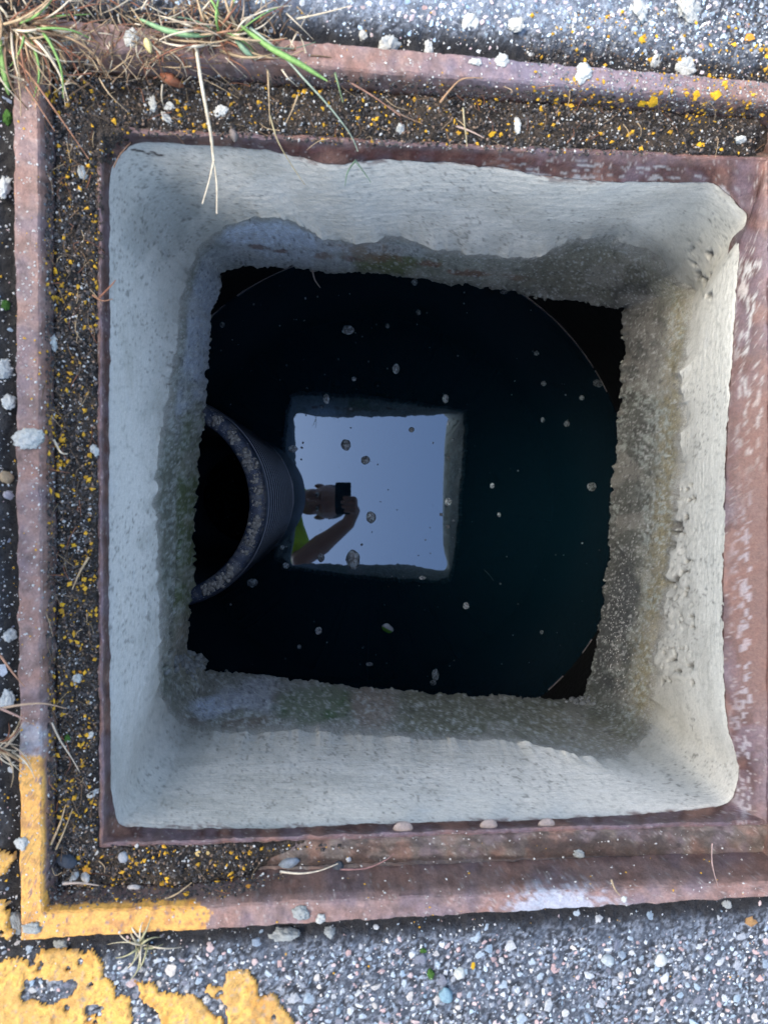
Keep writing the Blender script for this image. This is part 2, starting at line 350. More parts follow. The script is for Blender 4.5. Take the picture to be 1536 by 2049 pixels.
# left side
c = mixc(c, (.33, .37, .42), lfm*sst(900, 700, py+(f1-.5)*260)*sst(.15, .35, t)*.9)
c = mixc(c, (.26, .27, .26), lfm*sst(560, 480, py)*.8)
c = mixc(c, (.08, .11, .035), lfm*sst(780, 960, py+(f1-.5)*200)*sst(.35, .6, t)*.85)
c = mixc(c, (.11, .12, .085), lfm*sst(830, 900, py)*(1-sst(.35, .6, t))*.8)
c = mixc(c, (.34, .37, .35), lfm*sst(.55, .68, f2+.1*f1)*.35)
c = mixc(c, (.22, .19, .15), lfm*sst(1180, 1280, py)*sst(.3, .7, t)*.8)
crk = np.abs(px-(392-(py-480)*.0+ -(py-1080)*.12*(py > 1080)-25*(py > 1080)+(fbm(py/30, 0, 0, 3, 44)-.5)*20-(py-480)*.055*(py < 1080)))
c = mixc(c, (.01, .01, .008), lfm*(1-sst(1.0, 2.6, crk))*(py > 1080)*.95)
V = outward(V, lfm*(1-sst(.8, 4, crk))*(py > 1080)*.008)
salt = rng.random(px.shape); c *= (.62+.7*f2+.3*(salt-.5))[..., None]*1.38
c = mixc(c, (.30, .29, .25), (1-sst(.0, .16, t+(f1-.5)*.22+(f2-.5)*.1))*.85)
c = mixc(c, (.40, .38, .33), sst(.52, .66, fbm(px/55, py/55, 4, 4, 49))*.35)
c = mixc(c, (.55, .56, .52), sst(.66, .78, fbm(px/3.2, py/3.2, 0, 2, 47))*.6)
c = mixc(c, (.03, .032, .03), sst(.66, .80, fbm(px/4, py/7, 3, 3, 48))*.55)
c = c*(1-np.exp(-t*16)[..., None])+mortarcol[:, None]*np.exp(-t*16)[..., None]
# ragged lower lip with its underside
low = outward(V[:, -1], np.full(NU, .012)); low[:, 2] -= .012
V2 = np.concatenate([V, low[:, None]], 1); c2 = np.concatenate([c, c[:, -1:]], 1)
Fw = gridfaces(NU, NW+1, True)
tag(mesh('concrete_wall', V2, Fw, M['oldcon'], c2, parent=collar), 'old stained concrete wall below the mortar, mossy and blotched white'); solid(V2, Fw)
# underside of the cover slab and the round chamber
cc = D(770, 1010, SW)[:2]; CR = .578; ZW = CAMZ-SW
th = np.arctan2(low[:, 1]-cc[1], low[:, 0]-cc[0])
outer = np.stack([cc[0]+CR*1.03*np.cos(th), cc[1]+CR*1.03*np.sin(th), np.full(NU, low[:, 2].mean())], -1)
inner = outward(low, np.full(NU, -.002)); inner[:, 2] -= .0
Vs = np.stack([inner, outward(low, np.full(NU, .05)), outer], 1); Vs[:, 1:, 2] = low[:, 2].mean()-.001
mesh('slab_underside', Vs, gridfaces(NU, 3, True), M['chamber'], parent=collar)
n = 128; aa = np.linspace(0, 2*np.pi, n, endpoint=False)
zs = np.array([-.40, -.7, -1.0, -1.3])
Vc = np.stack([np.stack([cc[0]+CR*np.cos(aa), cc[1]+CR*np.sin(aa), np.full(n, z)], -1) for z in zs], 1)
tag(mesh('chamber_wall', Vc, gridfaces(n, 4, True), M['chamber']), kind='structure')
aw = np.linspace(0, 2*np.pi, 400, endpoint=False)
# waterline mark, thin and broken
seg = []; segF = []; k0 = 0
for i in range(400):
    if vn(i*.25, 3.3, 0, 5) < .30 or (math.sin(aw[i]) < -.2 and vn(i*.25, 3.3, 0, 5) < .62): continue
    a0, a1 = aw[i], aw[(i+1) % 400]
    if a1 < a0: a1 += 2*np.pi
    r0 = CR-.0005; wd = .0013*(.6+.8*vn(i*.4, 1, 0, 6))
    for a_ in (a0, a1+.004):
        for dz in (-.001, wd*2):
            for dr in (0, -wd*1.1): seg.append((cc[0]+(r0+dr)*math.cos(a_), cc[1]+(r0+dr)*math.sin(a_), ZW+dz))
    for f in ((0, 1, 5, 4), (1, 3, 7, 5), (2, 3, 7, 6)): segF.append([k0+j for j in f])
    k0 += 8
wl = mesh('waterline', seg, segF, M['crumb'], np.tile([.85, .75, .75], (len(seg), 1)), parent=bpy.data.objects['chamber_wall'])
tag(wl, 'thin pale broken tide mark where the round wall meets the water')
nr = 60; Vw = [(cc[0], cc[1], ZW)]+[(cc[0]+CR*1.01*math.cos(t_), cc[1]+CR*1.01*math.sin(t_), ZW) for t_ in aa]
wat = mesh('water', Vw, [(0, i+1, (i+1) % n+1) for i in range(n)], M['water'], smooth=False); tag(wat, kind='structure')
# dark pit floor under the water keeps light out
# ---- iron frame
def quad(TL, TR, BR, BL, z): return [P(*q, z) for q in (TL, TR, BR, BL)]
NF = 400
def qloop(cs, n=NF):
    out = []
    for i in range(4):
        a, b = cs[i], cs[(i+1) % 4]; t_ = np.linspace(0, 1, n, endpoint=False)[:, None]; out.append(a*(1-t_)+b*t_)
    return np.concatenate(out)
RO = qloop(quad((26, 30), (1648, 174), (1648, 1788), (42, 1882), .003))
RI = qloop(quad((79, 94), (1592, 206), (1590, 1762), (86, 1826), .003))
LG = qloop(quad((172, 232), (1584, 300), (1580, 1716), (170, 1738), -.036))
KI = qloop(quad((201, 261), (1532, 322), (1530, 1643), (206, 1688), -.024))
def off(Lp, d, dz=0):                       # move a loop inward by d
    q = Lp.copy(); r = q[:, :2]-np.array([.06, -.01])
    ax = np.array([0, 1, 0, 1]).repeat(NF)  # side axis: top moves y, right x ...
    m = d
    cx_ = np.array([.06, -.01])
    for i in range(2): pass
    lo = Lp[:, :2].min(0); hi = Lp[:, :2].max(0)
    q[:, :2] = cx_ + r*(1-m/np.array([(hi-lo)[0]/2, (hi-lo)[1]/2]))
    q[:, 2] += dz; return q
def framepart(name, loops, colf, label, nsub=5, amp=.0009):
    rows = []
    for i in range(len(loops)-1):
        for k in range(nsub): rows.append(loops[i]*(1-k/nsub)+loops[i+1]*k/nsub)
    rows.append(loops[-1]); V = np.stack(rows, 1)
    nn = (fbm(V[..., 0]*90, V[..., 1]*90, V[..., 2]*90, 4, 51)-.5)*2*amp*1.6 + (fbm(V[..., 0]*400, V[..., 1]*400, V[..., 2]*400, 3, 52)-.5)*amp
    V = outward(V, nn); V[..., 2] += nn*.8
    px, py = PX(V); c = colf(V, px, py)
    Fc = gridfaces(4*NF, V.shape[1], True)
    o = mesh(name, V, Fc, M['rust'], c, parent=frame); o.data.set_sharp_from_angle(angle=math.radians(33)); tag(o, label); solid(V, Fc); return o
frame = empty('manhole_frame', P(130, 1850, 0).tolist()); tag(frame, 'rusted iron manhole frame set in the asphalt, one corner painted yellow', 'manhole frame')
RP, RB, RD = (.25, .165, .143), (.165, .10, .078), (.055, .024, .020)
def rustbase(V, px, py, base):
    c = np.zeros(V.shape)+np.array(base)
    a = fbm(px/45, py/45, 0, 5, 61); b = fbm(px/12, py/12, 0, 4, 62)
    c = mixc(c, (.26, .14, .10), sst(.5, .68, a)*.55); c = mixc(c, (.15, .115, .135), sst(.5, .3, a)*.55)
    c = mixc(c, (.10, .06, .048), sst(.54, .70, fbm(px/20, py/20, 8, 5, 68))*.5)
    c *= (.66+.68*b)[..., None]
    c = mixc(c, (.45, .42, .38), sst(.76, .83, fbm(px/3, py/3, 0, 2, 63))*.5)
    return c
def rail_col(V, px, py):
    c = rustbase(V, px, py, RP)
    c = mixc(c, (.42, .46, .52), blob(px, py, 1120, 1815, 95, 40, 0, nz=.9, sc=9, seed=20)*.8)
    c = mixc(c, (.36, .40, .44), blob(px, py, 60, 1480, 40, 30, 0, nz=.9, sc=10, seed=21)*.6)
    c = mixc(c, (.20, .19, .26), blob(px, py, 1150, 130, 260, 60, 5, nz=.5, seed=22)*.5)
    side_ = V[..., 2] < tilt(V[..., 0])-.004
    e = (fbm(px/16, py/16, 0, 4, 64)-.5)
    m = (((py+e*40) > 1512) & (px < 90)) | ((py > 1780) & ((px+e*70) < 408+(py-1830)*.25))
    m = m & ~(fbm(px/9, py/9, 0, 3, 65) > .74)
    m = m & ~side_
    c = mixc(c, (.70, .37, .075), m.astype(float)*.97)
    c = mixc(c, (.22, .13, .05), m*(1-sst(.005, .025, np.abs(fbm(px/18, py/18, 4, 3, 67)-.5)))*.6)
    c = mixc(c, (.30, .12, .05), m*sst(.56, .72, fbm(px/14, py/14, 0, 4, 66))*.55)
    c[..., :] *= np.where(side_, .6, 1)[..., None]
    return c
dn = lambda Lp, dz: Lp+np.array([0, 0, dz])
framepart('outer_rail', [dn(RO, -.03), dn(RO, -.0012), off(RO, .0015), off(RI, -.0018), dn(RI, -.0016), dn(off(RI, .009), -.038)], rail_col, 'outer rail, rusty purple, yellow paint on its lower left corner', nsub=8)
def ledge_col(V, px, py):
    c = rustbase(V, px, py, (.165, .138, .115))
    c = mixc(c, (.05, .035, .03), blob(px, py, 1200, 1700, 170, 22, 0, nz=.7, sc=24, seed=25)*.75)
    c = mixc(c, (.045, .036, .03), sst(.48, .68, fbm(px/30, py/12, 0, 4, 28))*.6)
    c = mixc(c, (.04, .03, .027), blob(px, py, 900, 1722, 600, 9, -1, nz=.5, sc=24, seed=26)*.7)
    return c
framepart('channel_floor', [dn(off(RI, .006), -.038), dn(off(RI, .012), -.039), dn(LG, -.001), dn(off(KI, -.006), -.004), dn(off(KI, -.0035), -.001)], ledge_col, 'recessed channel floor of the frame, bare and brown where the soil is gone', nsub=14)
def lip_col(V, px, py):
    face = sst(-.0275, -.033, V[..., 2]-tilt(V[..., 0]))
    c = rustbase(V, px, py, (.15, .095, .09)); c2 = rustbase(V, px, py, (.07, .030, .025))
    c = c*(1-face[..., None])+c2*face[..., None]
    rs = sst(1440, 1500, px)
    c = mixc(c, (.16, .085, .062), rs*sst(650, 850, py)*sst(1500, 1350, py)*.9)
    sm = sst(.56, .62, fbm(V[..., 0]*330, V[..., 1]*110, V[..., 2]*330, 5, 70))
    c = mixc(c, (.40, .39, .35), rs*sm*sst(1000, 700, py+(fbm(px/60, py/60, 0, 2, 71)-.5)*300)*(py > 500)*(px < 1528)*.85)
    c = mixc(c, (.38, .36, .36), rs*sst(.55, .6, fbm(px/4, py/12, 0, 4, 72))*(px < 1500)*sst(900, 1150, py)*.6)
    c = mixc(c, (.36, .37, .36), (1-rs)*face*sst(.58, .66, fbm(V[..., 0]*70, V[..., 1]*70, V[..., 2]*500, 4, 73))*sst(850, 1100, px)*(py < 700)*.7)
    c = mixc(c, (.13, .045, .035), face*(1-rs)*blob(px, py, 840, 300, 300, 20, 3, nz=.5, sc=20, seed=27)*.5)
    return c
LB = np.concatenate([resample(np.vstack([L0s[i*NS:(i+1)*NS], L0s[((i+1) % 4)*NS][None]]), NF) for i in range(4)])
LB = P(LB[:, 0], LB[:, 1], MZ+.0005)
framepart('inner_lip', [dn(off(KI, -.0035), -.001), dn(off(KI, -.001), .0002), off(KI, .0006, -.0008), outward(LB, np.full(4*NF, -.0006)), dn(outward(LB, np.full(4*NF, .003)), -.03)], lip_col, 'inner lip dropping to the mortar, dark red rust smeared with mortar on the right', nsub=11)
# weld beads on the lower lip
for wx, wy, wr in ((806, 1661, 19), (978, 1655, 17), (1094, 1653, 17)):
    p = P(wx, wy, -.026); Vb = []; Fb = []
    for i in range(7):
        for j in range(14):
            a = j/14*2*np.pi; e = i/6*np.pi/2
            rr = wr*.00042*math.cos(e)*(1+.15*vn(j*.9, i, 0, 3))
            Vb.append((p[0]+rr*math.cos(a), p[1]+.8*rr*math.sin(a), p[2]-.003+wr*.00012*math.sin(e)))
    Fb = [(i*14+j, i*14+(j+1) % 14, (i+1)*14+(j+1) % 14, (i+1)*14+j) for i in range(6) for j in range(14)]
    mesh('weld_bead', Vb, Fb, M['rust'], np.tile([.27, .22, .19], (len(Vb), 1)), parent=frame)

# ---- road: fine sheet near the frame, coarse sheet beyond
ro4 = [tuple(RO[i*NF][:2]) for i in range(4)]
st = .0016
xs = np.arange(-.40, .56, st); ys = np.arange(-.50, .56, st)
X, Y = np.meshgrid(xs, ys, indexing='ij')
Zt = tilt(X)
qx, qy = PX(np.stack([X, Y, Zt], -1))
def dist_quad(X, Y, qd):                     # signed distance outside a convex quad
    best = np.full(X.shape, -1e9)
    cx_, cy_ = np.mean([q[0] for q in qd]), np.mean([q[1] for q in qd])
    for i in range(4):
        x1, y1 = qd[i]; x2, y2 = qd[(i+1) % 4]; nx, ny = (y2-y1), -(x2-x1); L = math.hypot(nx, ny); nx /= L; ny /= L
        if (cx_-x1)*nx+(cy_-y1)*ny > 0: nx, ny = -nx, -ny
        best = np.maximum(best, (X-x1)*nx+(Y-y1)*ny)
    return best
dq = dist_quad(X, Y, ro4)
def asph_h(X, Y, dq):
    h = (fbm(X*150, Y*150, 0, 4, 81)-.5)*.006 + (fbm(X*600, Y*600, 0, 2, 82)-.5)*.002
    return h - .006*sst(.022, .004, dq+(fbm(X*60, Y*60, 0, 3, 83)-.5)*.016) - .0025
Za = Zt+asph_h(X, Y, dq)
keep = dq > -.004
c = np.zeros(X.shape+(3,))+np.array([.038, .042, .050])
c = mixc(c, (.30, .34, .39), sst(.42, .7, fbm(X*500, Y*500, 0, 3, 84))*sst(.008, .03, dq))
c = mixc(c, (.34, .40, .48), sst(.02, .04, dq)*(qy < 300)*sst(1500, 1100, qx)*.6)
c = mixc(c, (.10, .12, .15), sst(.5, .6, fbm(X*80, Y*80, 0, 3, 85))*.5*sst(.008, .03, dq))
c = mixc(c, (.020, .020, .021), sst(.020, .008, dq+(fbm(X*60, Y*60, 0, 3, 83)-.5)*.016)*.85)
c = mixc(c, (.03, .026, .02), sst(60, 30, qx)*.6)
def sub_grid(mask, Z, c, name, mat, **kw):
    vid = np.full(mask.shape, -1); cell = mask[:-1, :-1]&mask[1:, :-1]&mask[1:, 1:]&mask[:-1, 1:]
    used = np.zeros(mask.shape, bool)
    used[:-1, :-1] |= cell; used[1:, :-1] |= cell; used[1:, 1:] |= cell; used[:-1, 1:] |= cell
    vid[used] = np.arange(used.sum())
    V = np.stack([X[used], Y[used], Z[used]], -1)
    Fc = np.stack([vid[:-1, :-1][cell], vid[1:, :-1][cell], vid[1:, 1:][cell], vid[:-1, 1:][cell]], -1)
    solid(V, Fc); return mesh(name, V, Fc, mat, c[used], **kw)
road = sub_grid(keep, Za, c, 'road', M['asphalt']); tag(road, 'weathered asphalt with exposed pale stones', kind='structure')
# farther asphalt
fx = np.array([-30, -1.2, -.6, -.395, .555, 1.2, 30]); fy = np.array([-30, -2, -.495, .555, 2, 30.])
Vf = np.array([[x, y, tilt(x)-.004] for x in fx for y in fy]); Ff = []
for i in range(len(fx)-1):
    for j in range(len(fy)-1):
        if fx[i] == -.395 and fy[j] == -.495: continue
        k = i*len(fy)+j; Ff.append((k, k+len(fy), k+len(fy)+1, k+1))
mesh('far_asphalt', Vf, Ff, M['asphalt'], np.tile([.15, .165, .185], (len(Vf), 1)), smooth=False, parent=road)
# ---- yellow marking, a thick worn skin of paint
e1 = (fbm(qx/26, qy/26, 0, 5, 91)-.5)*38; e2 = (fbm(qx/26, qy/26, 5, 5, 92)-.5)*38-6
pm = np.zeros(X.shape, bool)
for poly in ([(-200, 1925), (60, 1905), (130, 1895), (190, 1900), (212, 1945), (240, 1978), (262, 1995), (275, 2049), (275, 2200), (-200, 2200)],
             [(262, 1958), (300, 1962), (312, 1985), (352, 1970), (405, 2000), (452, 2050), (470, 2200), (330, 2200), (325, 2045), (285, 2000)],
             [(414, 1955), (436, 1966), (450, 1948), (492, 1930), (508, 1948), (526, 1982), (560, 1992), (580, 2040), (600, 2200), (470, 2200), (450, 2020), (412, 1980)],
             [(-120, 1690), (24, 1700), (22, 1745), (-120, 1760)], [(-120, 1790), (22, 1800), (24, 1880), (-120, 1890)]):
    pm |= inpoly(qx+e1, qy+e2, poly)
for poly in ([(48, 1962), (100, 1960), (152, 1962), (150, 1990), (95, 2010), (50, 2000)], [(170, 2012), (205, 2020), (200, 2036), (172, 2030)]):
    pm &= ~inpoly(qx+e1*.7, qy+e2*.7, poly)
pm &= ~(fbm(qx/10, qy/10, 0, 3, 93) > .80); pm &= dq > .002
ed = pm.copy()
for _ in range(1): ed[1:-1, 1:-1] &= ed[2:, 1:-1]&ed[:-2, 1:-1]&ed[1:-1, 2:]&ed[1:-1, :-2]
Zp = Za*.35+(Zt-.0025)*.65 + np.where(ed, .0024, -.0008) + (fbm(X*180, Y*180, 0, 3, 94)-.5)*.003
Zp = np.maximum(Zp, Za+np.where(ed, .0008, -.001))
cp = np.zeros(X.shape+(3,))+np.array([.72, .40, .085])
cp = mixc(cp, (.48, .20, .03), sst(.55, .7, fbm(qx/30, qy/30, 0, 4, 95))*.6)
crk = np.abs(fbm(qx/22, qy/22, 0, 3, 96)-.5)
cp = mixc(cp, (.22, .12, .03), (1-sst(.004, .022, crk))*.75)
cp = mixc(cp, (.30, .20, .08), sst(.56, .68, fbm(qx/6, qy/6, 0, 4, 98))*.55)
cp = mixc(cp, (.42, .25, .08), sst(.5, .65, fbm(qx/50, qy/50, 2, 4, 89))*.45)
cp = mixc(cp, (.25, .24, .22), sst(.66, .74, fbm(qx/11, qy/11, 0, 3, 97))*.5)
pt = sub_grid(pm, Zp, cp, 'painted_marking', M['paint']); tag(pt, 'flaking yellow line paint on the asphalt', kind='structure')

# ---- soil lying in the channel
NSo = 28; rin = dn(off(RI, .004), -.004); t_ = np.linspace(0, 1, NSo)[None, :, None]
KO = off(KI, -.001)
V = rin[:, None]*(1-t_)+KO[:, None]*t_
sx, sy = PX(V); tt = t_[..., 0]*np.ones((4*NF, 1))
h = np.zeros(tt.shape)-.016
sd_ = np.repeat(np.arange(4), NF)[:, None]
h = np.where(sd_ == 0, -.014-.010*tt, h); h = np.where(sd_ == 3, -.013-.012*tt, h)
h = np.where(sd_ == 2, -.020-.006*tt-.03*sst(620, 770, sx+(1-tt)*230+(fbm(sx/50, sy/50, 0, 3, 99)-.5)*90), h)
h = np.where(sd_ == 1, -.045, h)
hs = np.stack([csmooth(h[:, j], 25) for j in range(NSo)], -1)
hs += (fbm(V[..., 0]*70, V[..., 1]*70, 0, 4, 101)-.5)*.012 + (fbm(V[..., 0]*500, V[..., 1]*500, 0, 3, 102)-.5)*.004
hs -= .010*sst(.10, 0, tt)*(sd_ != 3) + .004*sst(.85, 1, tt) + .004*sst(.1, 0, tt)
V[..., 2] = tilt(V[..., 0])+hs
c = np.zeros(V.shape)+np.array([.032, .027, .023])
c = mixc(c, (.075, .058, .042), sst(.45, .65, fbm(sx/40, sy/40, 0, 4, 103)))
c = mixc(c, (.10, .08, .06), sst(.6, .75, fbm(sx/7, sy/7, 0, 3, 104))*.7)
Fs = gridfaces(4*NF, NSo, True)
tag(mesh('soil', V, Fs, M['soil'], c), 'dark damp soil packed into the frame channel', 'soil', kind='stuff'); solid(V, Fs)

bvh = BVHTree.FromPolygons(np.concatenate(BV).tolist(), [tuple(f) for A in BF for f in A.tolist()])
CAMP = Vector((0, 0, CAMZ))
def svn(x, y, seed=0):
    xi, yi = math.floor(x), math.floor(y); fx, fy = x-xi, y-yi; fx = fx*fx*(3-2*fx); fy = fy*fy*(3-2*fy)
    def hh(i, j):
        n = (i*374761393+j*668265263+seed*1274126177) & 0x7fffffff; n = ((n ^ (n >> 13))*1274126177) & 0x7fffffff
        return ((n ^ (n >> 16)) & 0xffff)/65535
    return (hh(xi, yi)*(1-fx)+hh(xi+1, yi)*fx)*(1-fy)+(hh(xi, yi+1)*(1-fx)+hh(xi+1, yi+1)*fx)*fy
def hit(px, py):
    d = (Q @ Vector(((px-CX)/F, -(py-CY)/F, -1))).normalized(); r = bvh.ray_cast(CAMP, d, 3)
    if r[0] is None: return None, None
    n = r[1]; n = -n if n.z < 0 else n
    return r[0], n

# ============================================================ PIPE
pipe_c = D(312, 1005, 1.17); ZR = pipe_c[2]
pipe = empty('drain_pipe', (pipe_c[0], pipe_c[1], ZW)); tag(pipe, 'black ribbed plastic pipe standing upright in the dark water', 'pipe')
def lathe(name, prof, mat, n=160, col=None, parent=None, c=(0, 0)):
    a = np.linspace(0, 2*np.pi, n, endpoint=False); pr = np.array(prof)
    V = np.stack([c[0]+pr[None, :, 0]*np.cos(a)[:, None], c[1]+pr[None, :, 0]*np.sin(a)[:, None], np.ones((n, 1))*pr[None, :, 1]], -1)
    return mesh(name, V, gridfaces(n, len(pr), True), mat, None if col is None else col(V), parent=parent)
lip = [(.139, -.06), (.139, -.004), (.1405, -.001), (.144, 0), (.153, .001), (.160, -.001), (.164, -.006), (.165, -.03), (.163, -.034), (.160, -.040)]
def lipcol(V):
    x, y = PX(V); c = np.zeros(V.shape)+np.array([.035, .046, .075])
    c = mixc(c, (.20, .19, .17), sst(.55, .62, fbm(x/7, y/7, 0, 4, 111))*.55*(V[..., 2] > ZR-.02)); return c
lathe('rim', [(r, ZR+z) for r, z in lip], M['pipelip'], col=lipcol, parent=pipe, c=pipe_c[:2], n=220)
prof = []; z = ZR-.040
while z > ZW-.06:
    prof += [(.154, z), (.1665, z-.003), (.1675, z-.007), (.1675, z-.014), (.166, z-.018), (.154, z-.021)]; z -= .040
lathe('ribbed_wall', prof, M['pipe'], parent=pipe, c=pipe_c[:2]).data.set_sharp_from_angle(angle=math.radians(25))
lathe('bore', [(.139, ZR-.05), (.139, ZW-.06)], M['pipe'], parent=pipe, c=pipe_c[:2])
# thin pale arc where water meets the pipe wall
Vm = []; 
for i in range(90):
    a = math.radians(-44+i*.98); wdt = .0005+.0022*math.exp(-((i-55)/22)**2)*(.6+.8*vn(i*.2, 0, 0, 9))
    for k, (dr, dz) in enumerate(((.0, .002), (wdt*.6, .0022), (wdt, -.0005))):
        Vm.append((pipe_c[0]+(.167+dr)*math.cos(a), pipe_c[1]+(.167+dr)*math.sin(a), ZW+dz))
mesh('pale_edge_line', Vm, gridfaces(90, 3, False), M['foam'], np.tile([.36, .40, .46], (270, 1)), parent=pipe)

# ============================================================ SMALL DEBRIS
ICO_V = []; g = (1+5**.5)/2
for a in (-1, 1):
    for b in (-g, g): ICO_V += [(a, b, 0), (0, a, b), (b, 0, a)]
ICO_V = np.array(ICO_V, float); ICO_V /= np.linalg.norm(ICO_V[0])
# hull faces of the icosahedron by distance
ICO_F = []
for i in range(12):
    for j in range(i+1, 12):
        for k in range(j+1, 12):
            d = [np.linalg.norm(ICO_V[p]-ICO_V[q]) for p, q in ((i, j), (j, k), (i, k))]
            if max(d) < 1.1:
                nrm = np.cross(ICO_V[j]-ICO_V[i], ICO_V[k]-ICO_V[i])
                ICO_F.append((i, j, k) if nrm @ ICO_V[i] > 0 else (i, k, j))
ICO_F = np.array(ICO_F)
OCT_V = np.array([(1, 0, 0), (-1, 0, 0), (0, 1, 0), (0, -1, 0), (0, 0, 1), (0, 0, -1)], float)
OCT_F = np.array([(0, 2, 4), (2, 1, 4), (1, 3, 4), (3, 0, 4), (2, 0, 5), (1, 2, 5), (3, 1, 5), (0, 3, 5)])
def basis(n, ang):
    n = np.array(n); t = np.array([math.cos(ang), math.sin(ang), 0.]); t -= n*(t@n); t /= np.linalg.norm(t)
    return np.stack([t, np.cross(n, t), n], 0)
def scatter(name, items, mat, label=None, cat=None, parent=None, ico=False, smooth=False, kind='stuff'):
    bv, bf = (ICO_V, ICO_F) if ico else (OCT_V, OCT_F); Vs, Fs_, Cs = [], [], []; k = 0
    for p, n, (a, b, c_), col in items:
        v = bv*(1+(rng.random((len(bv), 1))-.5)*.55)+(rng.random(bv.shape)-.5)*.25
        v = v*np.array([a, b, c_]) @ basis(n, rng.random()*6.28)
        Vs.append(v+np.array(p)); Fs_.append(bf+k); Cs.append(np.tile(col, (len(bv), 1))*(.85+.3*rng.random((len(bv), 1)))); k += len(bv)
    o = mesh(name, np.concatenate(Vs), np.concatenate(Fs_), mat, np.concatenate(Cs), smooth=smooth, parent=parent)
    return tag(o, label, cat, kind=kind)
def jn(n): return (Vector(n)+Vector((random.gauss(0, .25), random.gauss(0, .25), 0))).normalized()

# stones showing in the asphalt; the largest are objects of their own
def in_paint(px, py):
    p, n = hit(px, py)
    if p is None: return True
    i = int(round((p.x-xs[0])/st)); j = int(round((p.y-ys[0])/st))
    return 0 <= i < len(xs) and 0 <= j < len(ys) and bool(pm[i, j])
stones = []
def zone_ok(px, py):
    p = P(px, py, 0); return dist_quad(np.array(p[0]), np.array(p[1]), ro4)
tries = 0
placed = {}
def free(p, r):
    cx_, cy_ = int(p[0]/.012), int(p[1]/.012)
    for i in (-1, 0, 1):
        for j in (-1, 0, 1):
            for q in placed.get((cx_+i, cy_+j), ()):
                if (q[0]-p[0])**2+(q[1]-p[1])**2 < ((q[2]+r)*.78)**2: return False
    placed.setdefault((cx_, cy_), []).append((p[0], p[1], r)); return True
for rmin, rmax, cnt in ((.0042, .0075, 900), (.0026, .0042, 3600), (.0014, .0026, 8000), (.0007, .0014, 9000)):
    for _ in range(cnt):
        u = random.random()
        if u < .5: x, y = random.uniform(-40, 1580), random.uniform(1790, 2110)
        elif u < .88: x, y = random.uniform(-40, 1580), random.uniform(-60, 175)
        else: x, y = random.uniform(-60, 34), random.uniform(80, 1900)
        d = float(zone_ok(x, y))
        if d < .003: continue
        r = random.uniform(rmin, rmax)
        if y < 400 and r > .0042: r *= .62
        dirt = svn(x/70, y/70, 120)
        if d < .020+.014*dirt and random.random() < (.93 if r > .0016 else .7): continue
        if x < 30 and 90 < y < 1880 and random.random() < .45: continue
        if y > 1600 and x > 1000 and d < .035 and random.random() < .6: continue
        p, n = hit(x, y)
        if p is None or in_paint(x, y): continue
        if not free(p, r): continue
        colr = tuple(np.array(random.choice(PAL))*1.25)
        if y < 300: colr = tuple(np.array(colr)*np.array([1.0, 1.12, 1.22])*1.2)
        a, b = r*random.uniform(.8, 1.15), r*random.uniform(.6, .95)
        stones.append((r, (x, y), ((p-n*r*.13).to_tuple(), n, (a, b, r*random.uniform(.2, .32)), colr)))
stones.sort(key=lambda s_: -s_[0])
protos = []
for k in range(10):
    v = ICO_V*(1+(rng.random((12, 1))-.5)*.45)+(rng.random((12, 3))-.5)*.2
    me = bpy.data.meshes.new('stone'); me.from_pydata(v.tolist(), [], ICO_F.tolist()); me.materials.append(M['stone_r']); protos.append(me)
nbig = 0; rest = []
for r, (x, y), it in stones:
    if nbig < 290 and 0 < x < 1536 and 0 < y < 2049:
        p, n, sc, cl = it; o = link('stone', protos[nbig % 10]); o.parent = road
        o.matrix_local = Matrix.Translation(p) @ Matrix(basis(n, random.random()*6.28).T.tolist()).to_4x4() @ Matrix.Diagonal((*[q*.95 for q in sc], 1)); nbig += 1
    else: rest.append(it)
scatter('gravel', rest, M['stone'], 'small aggregate stones worn out of the asphalt', parent=road, ico=True)
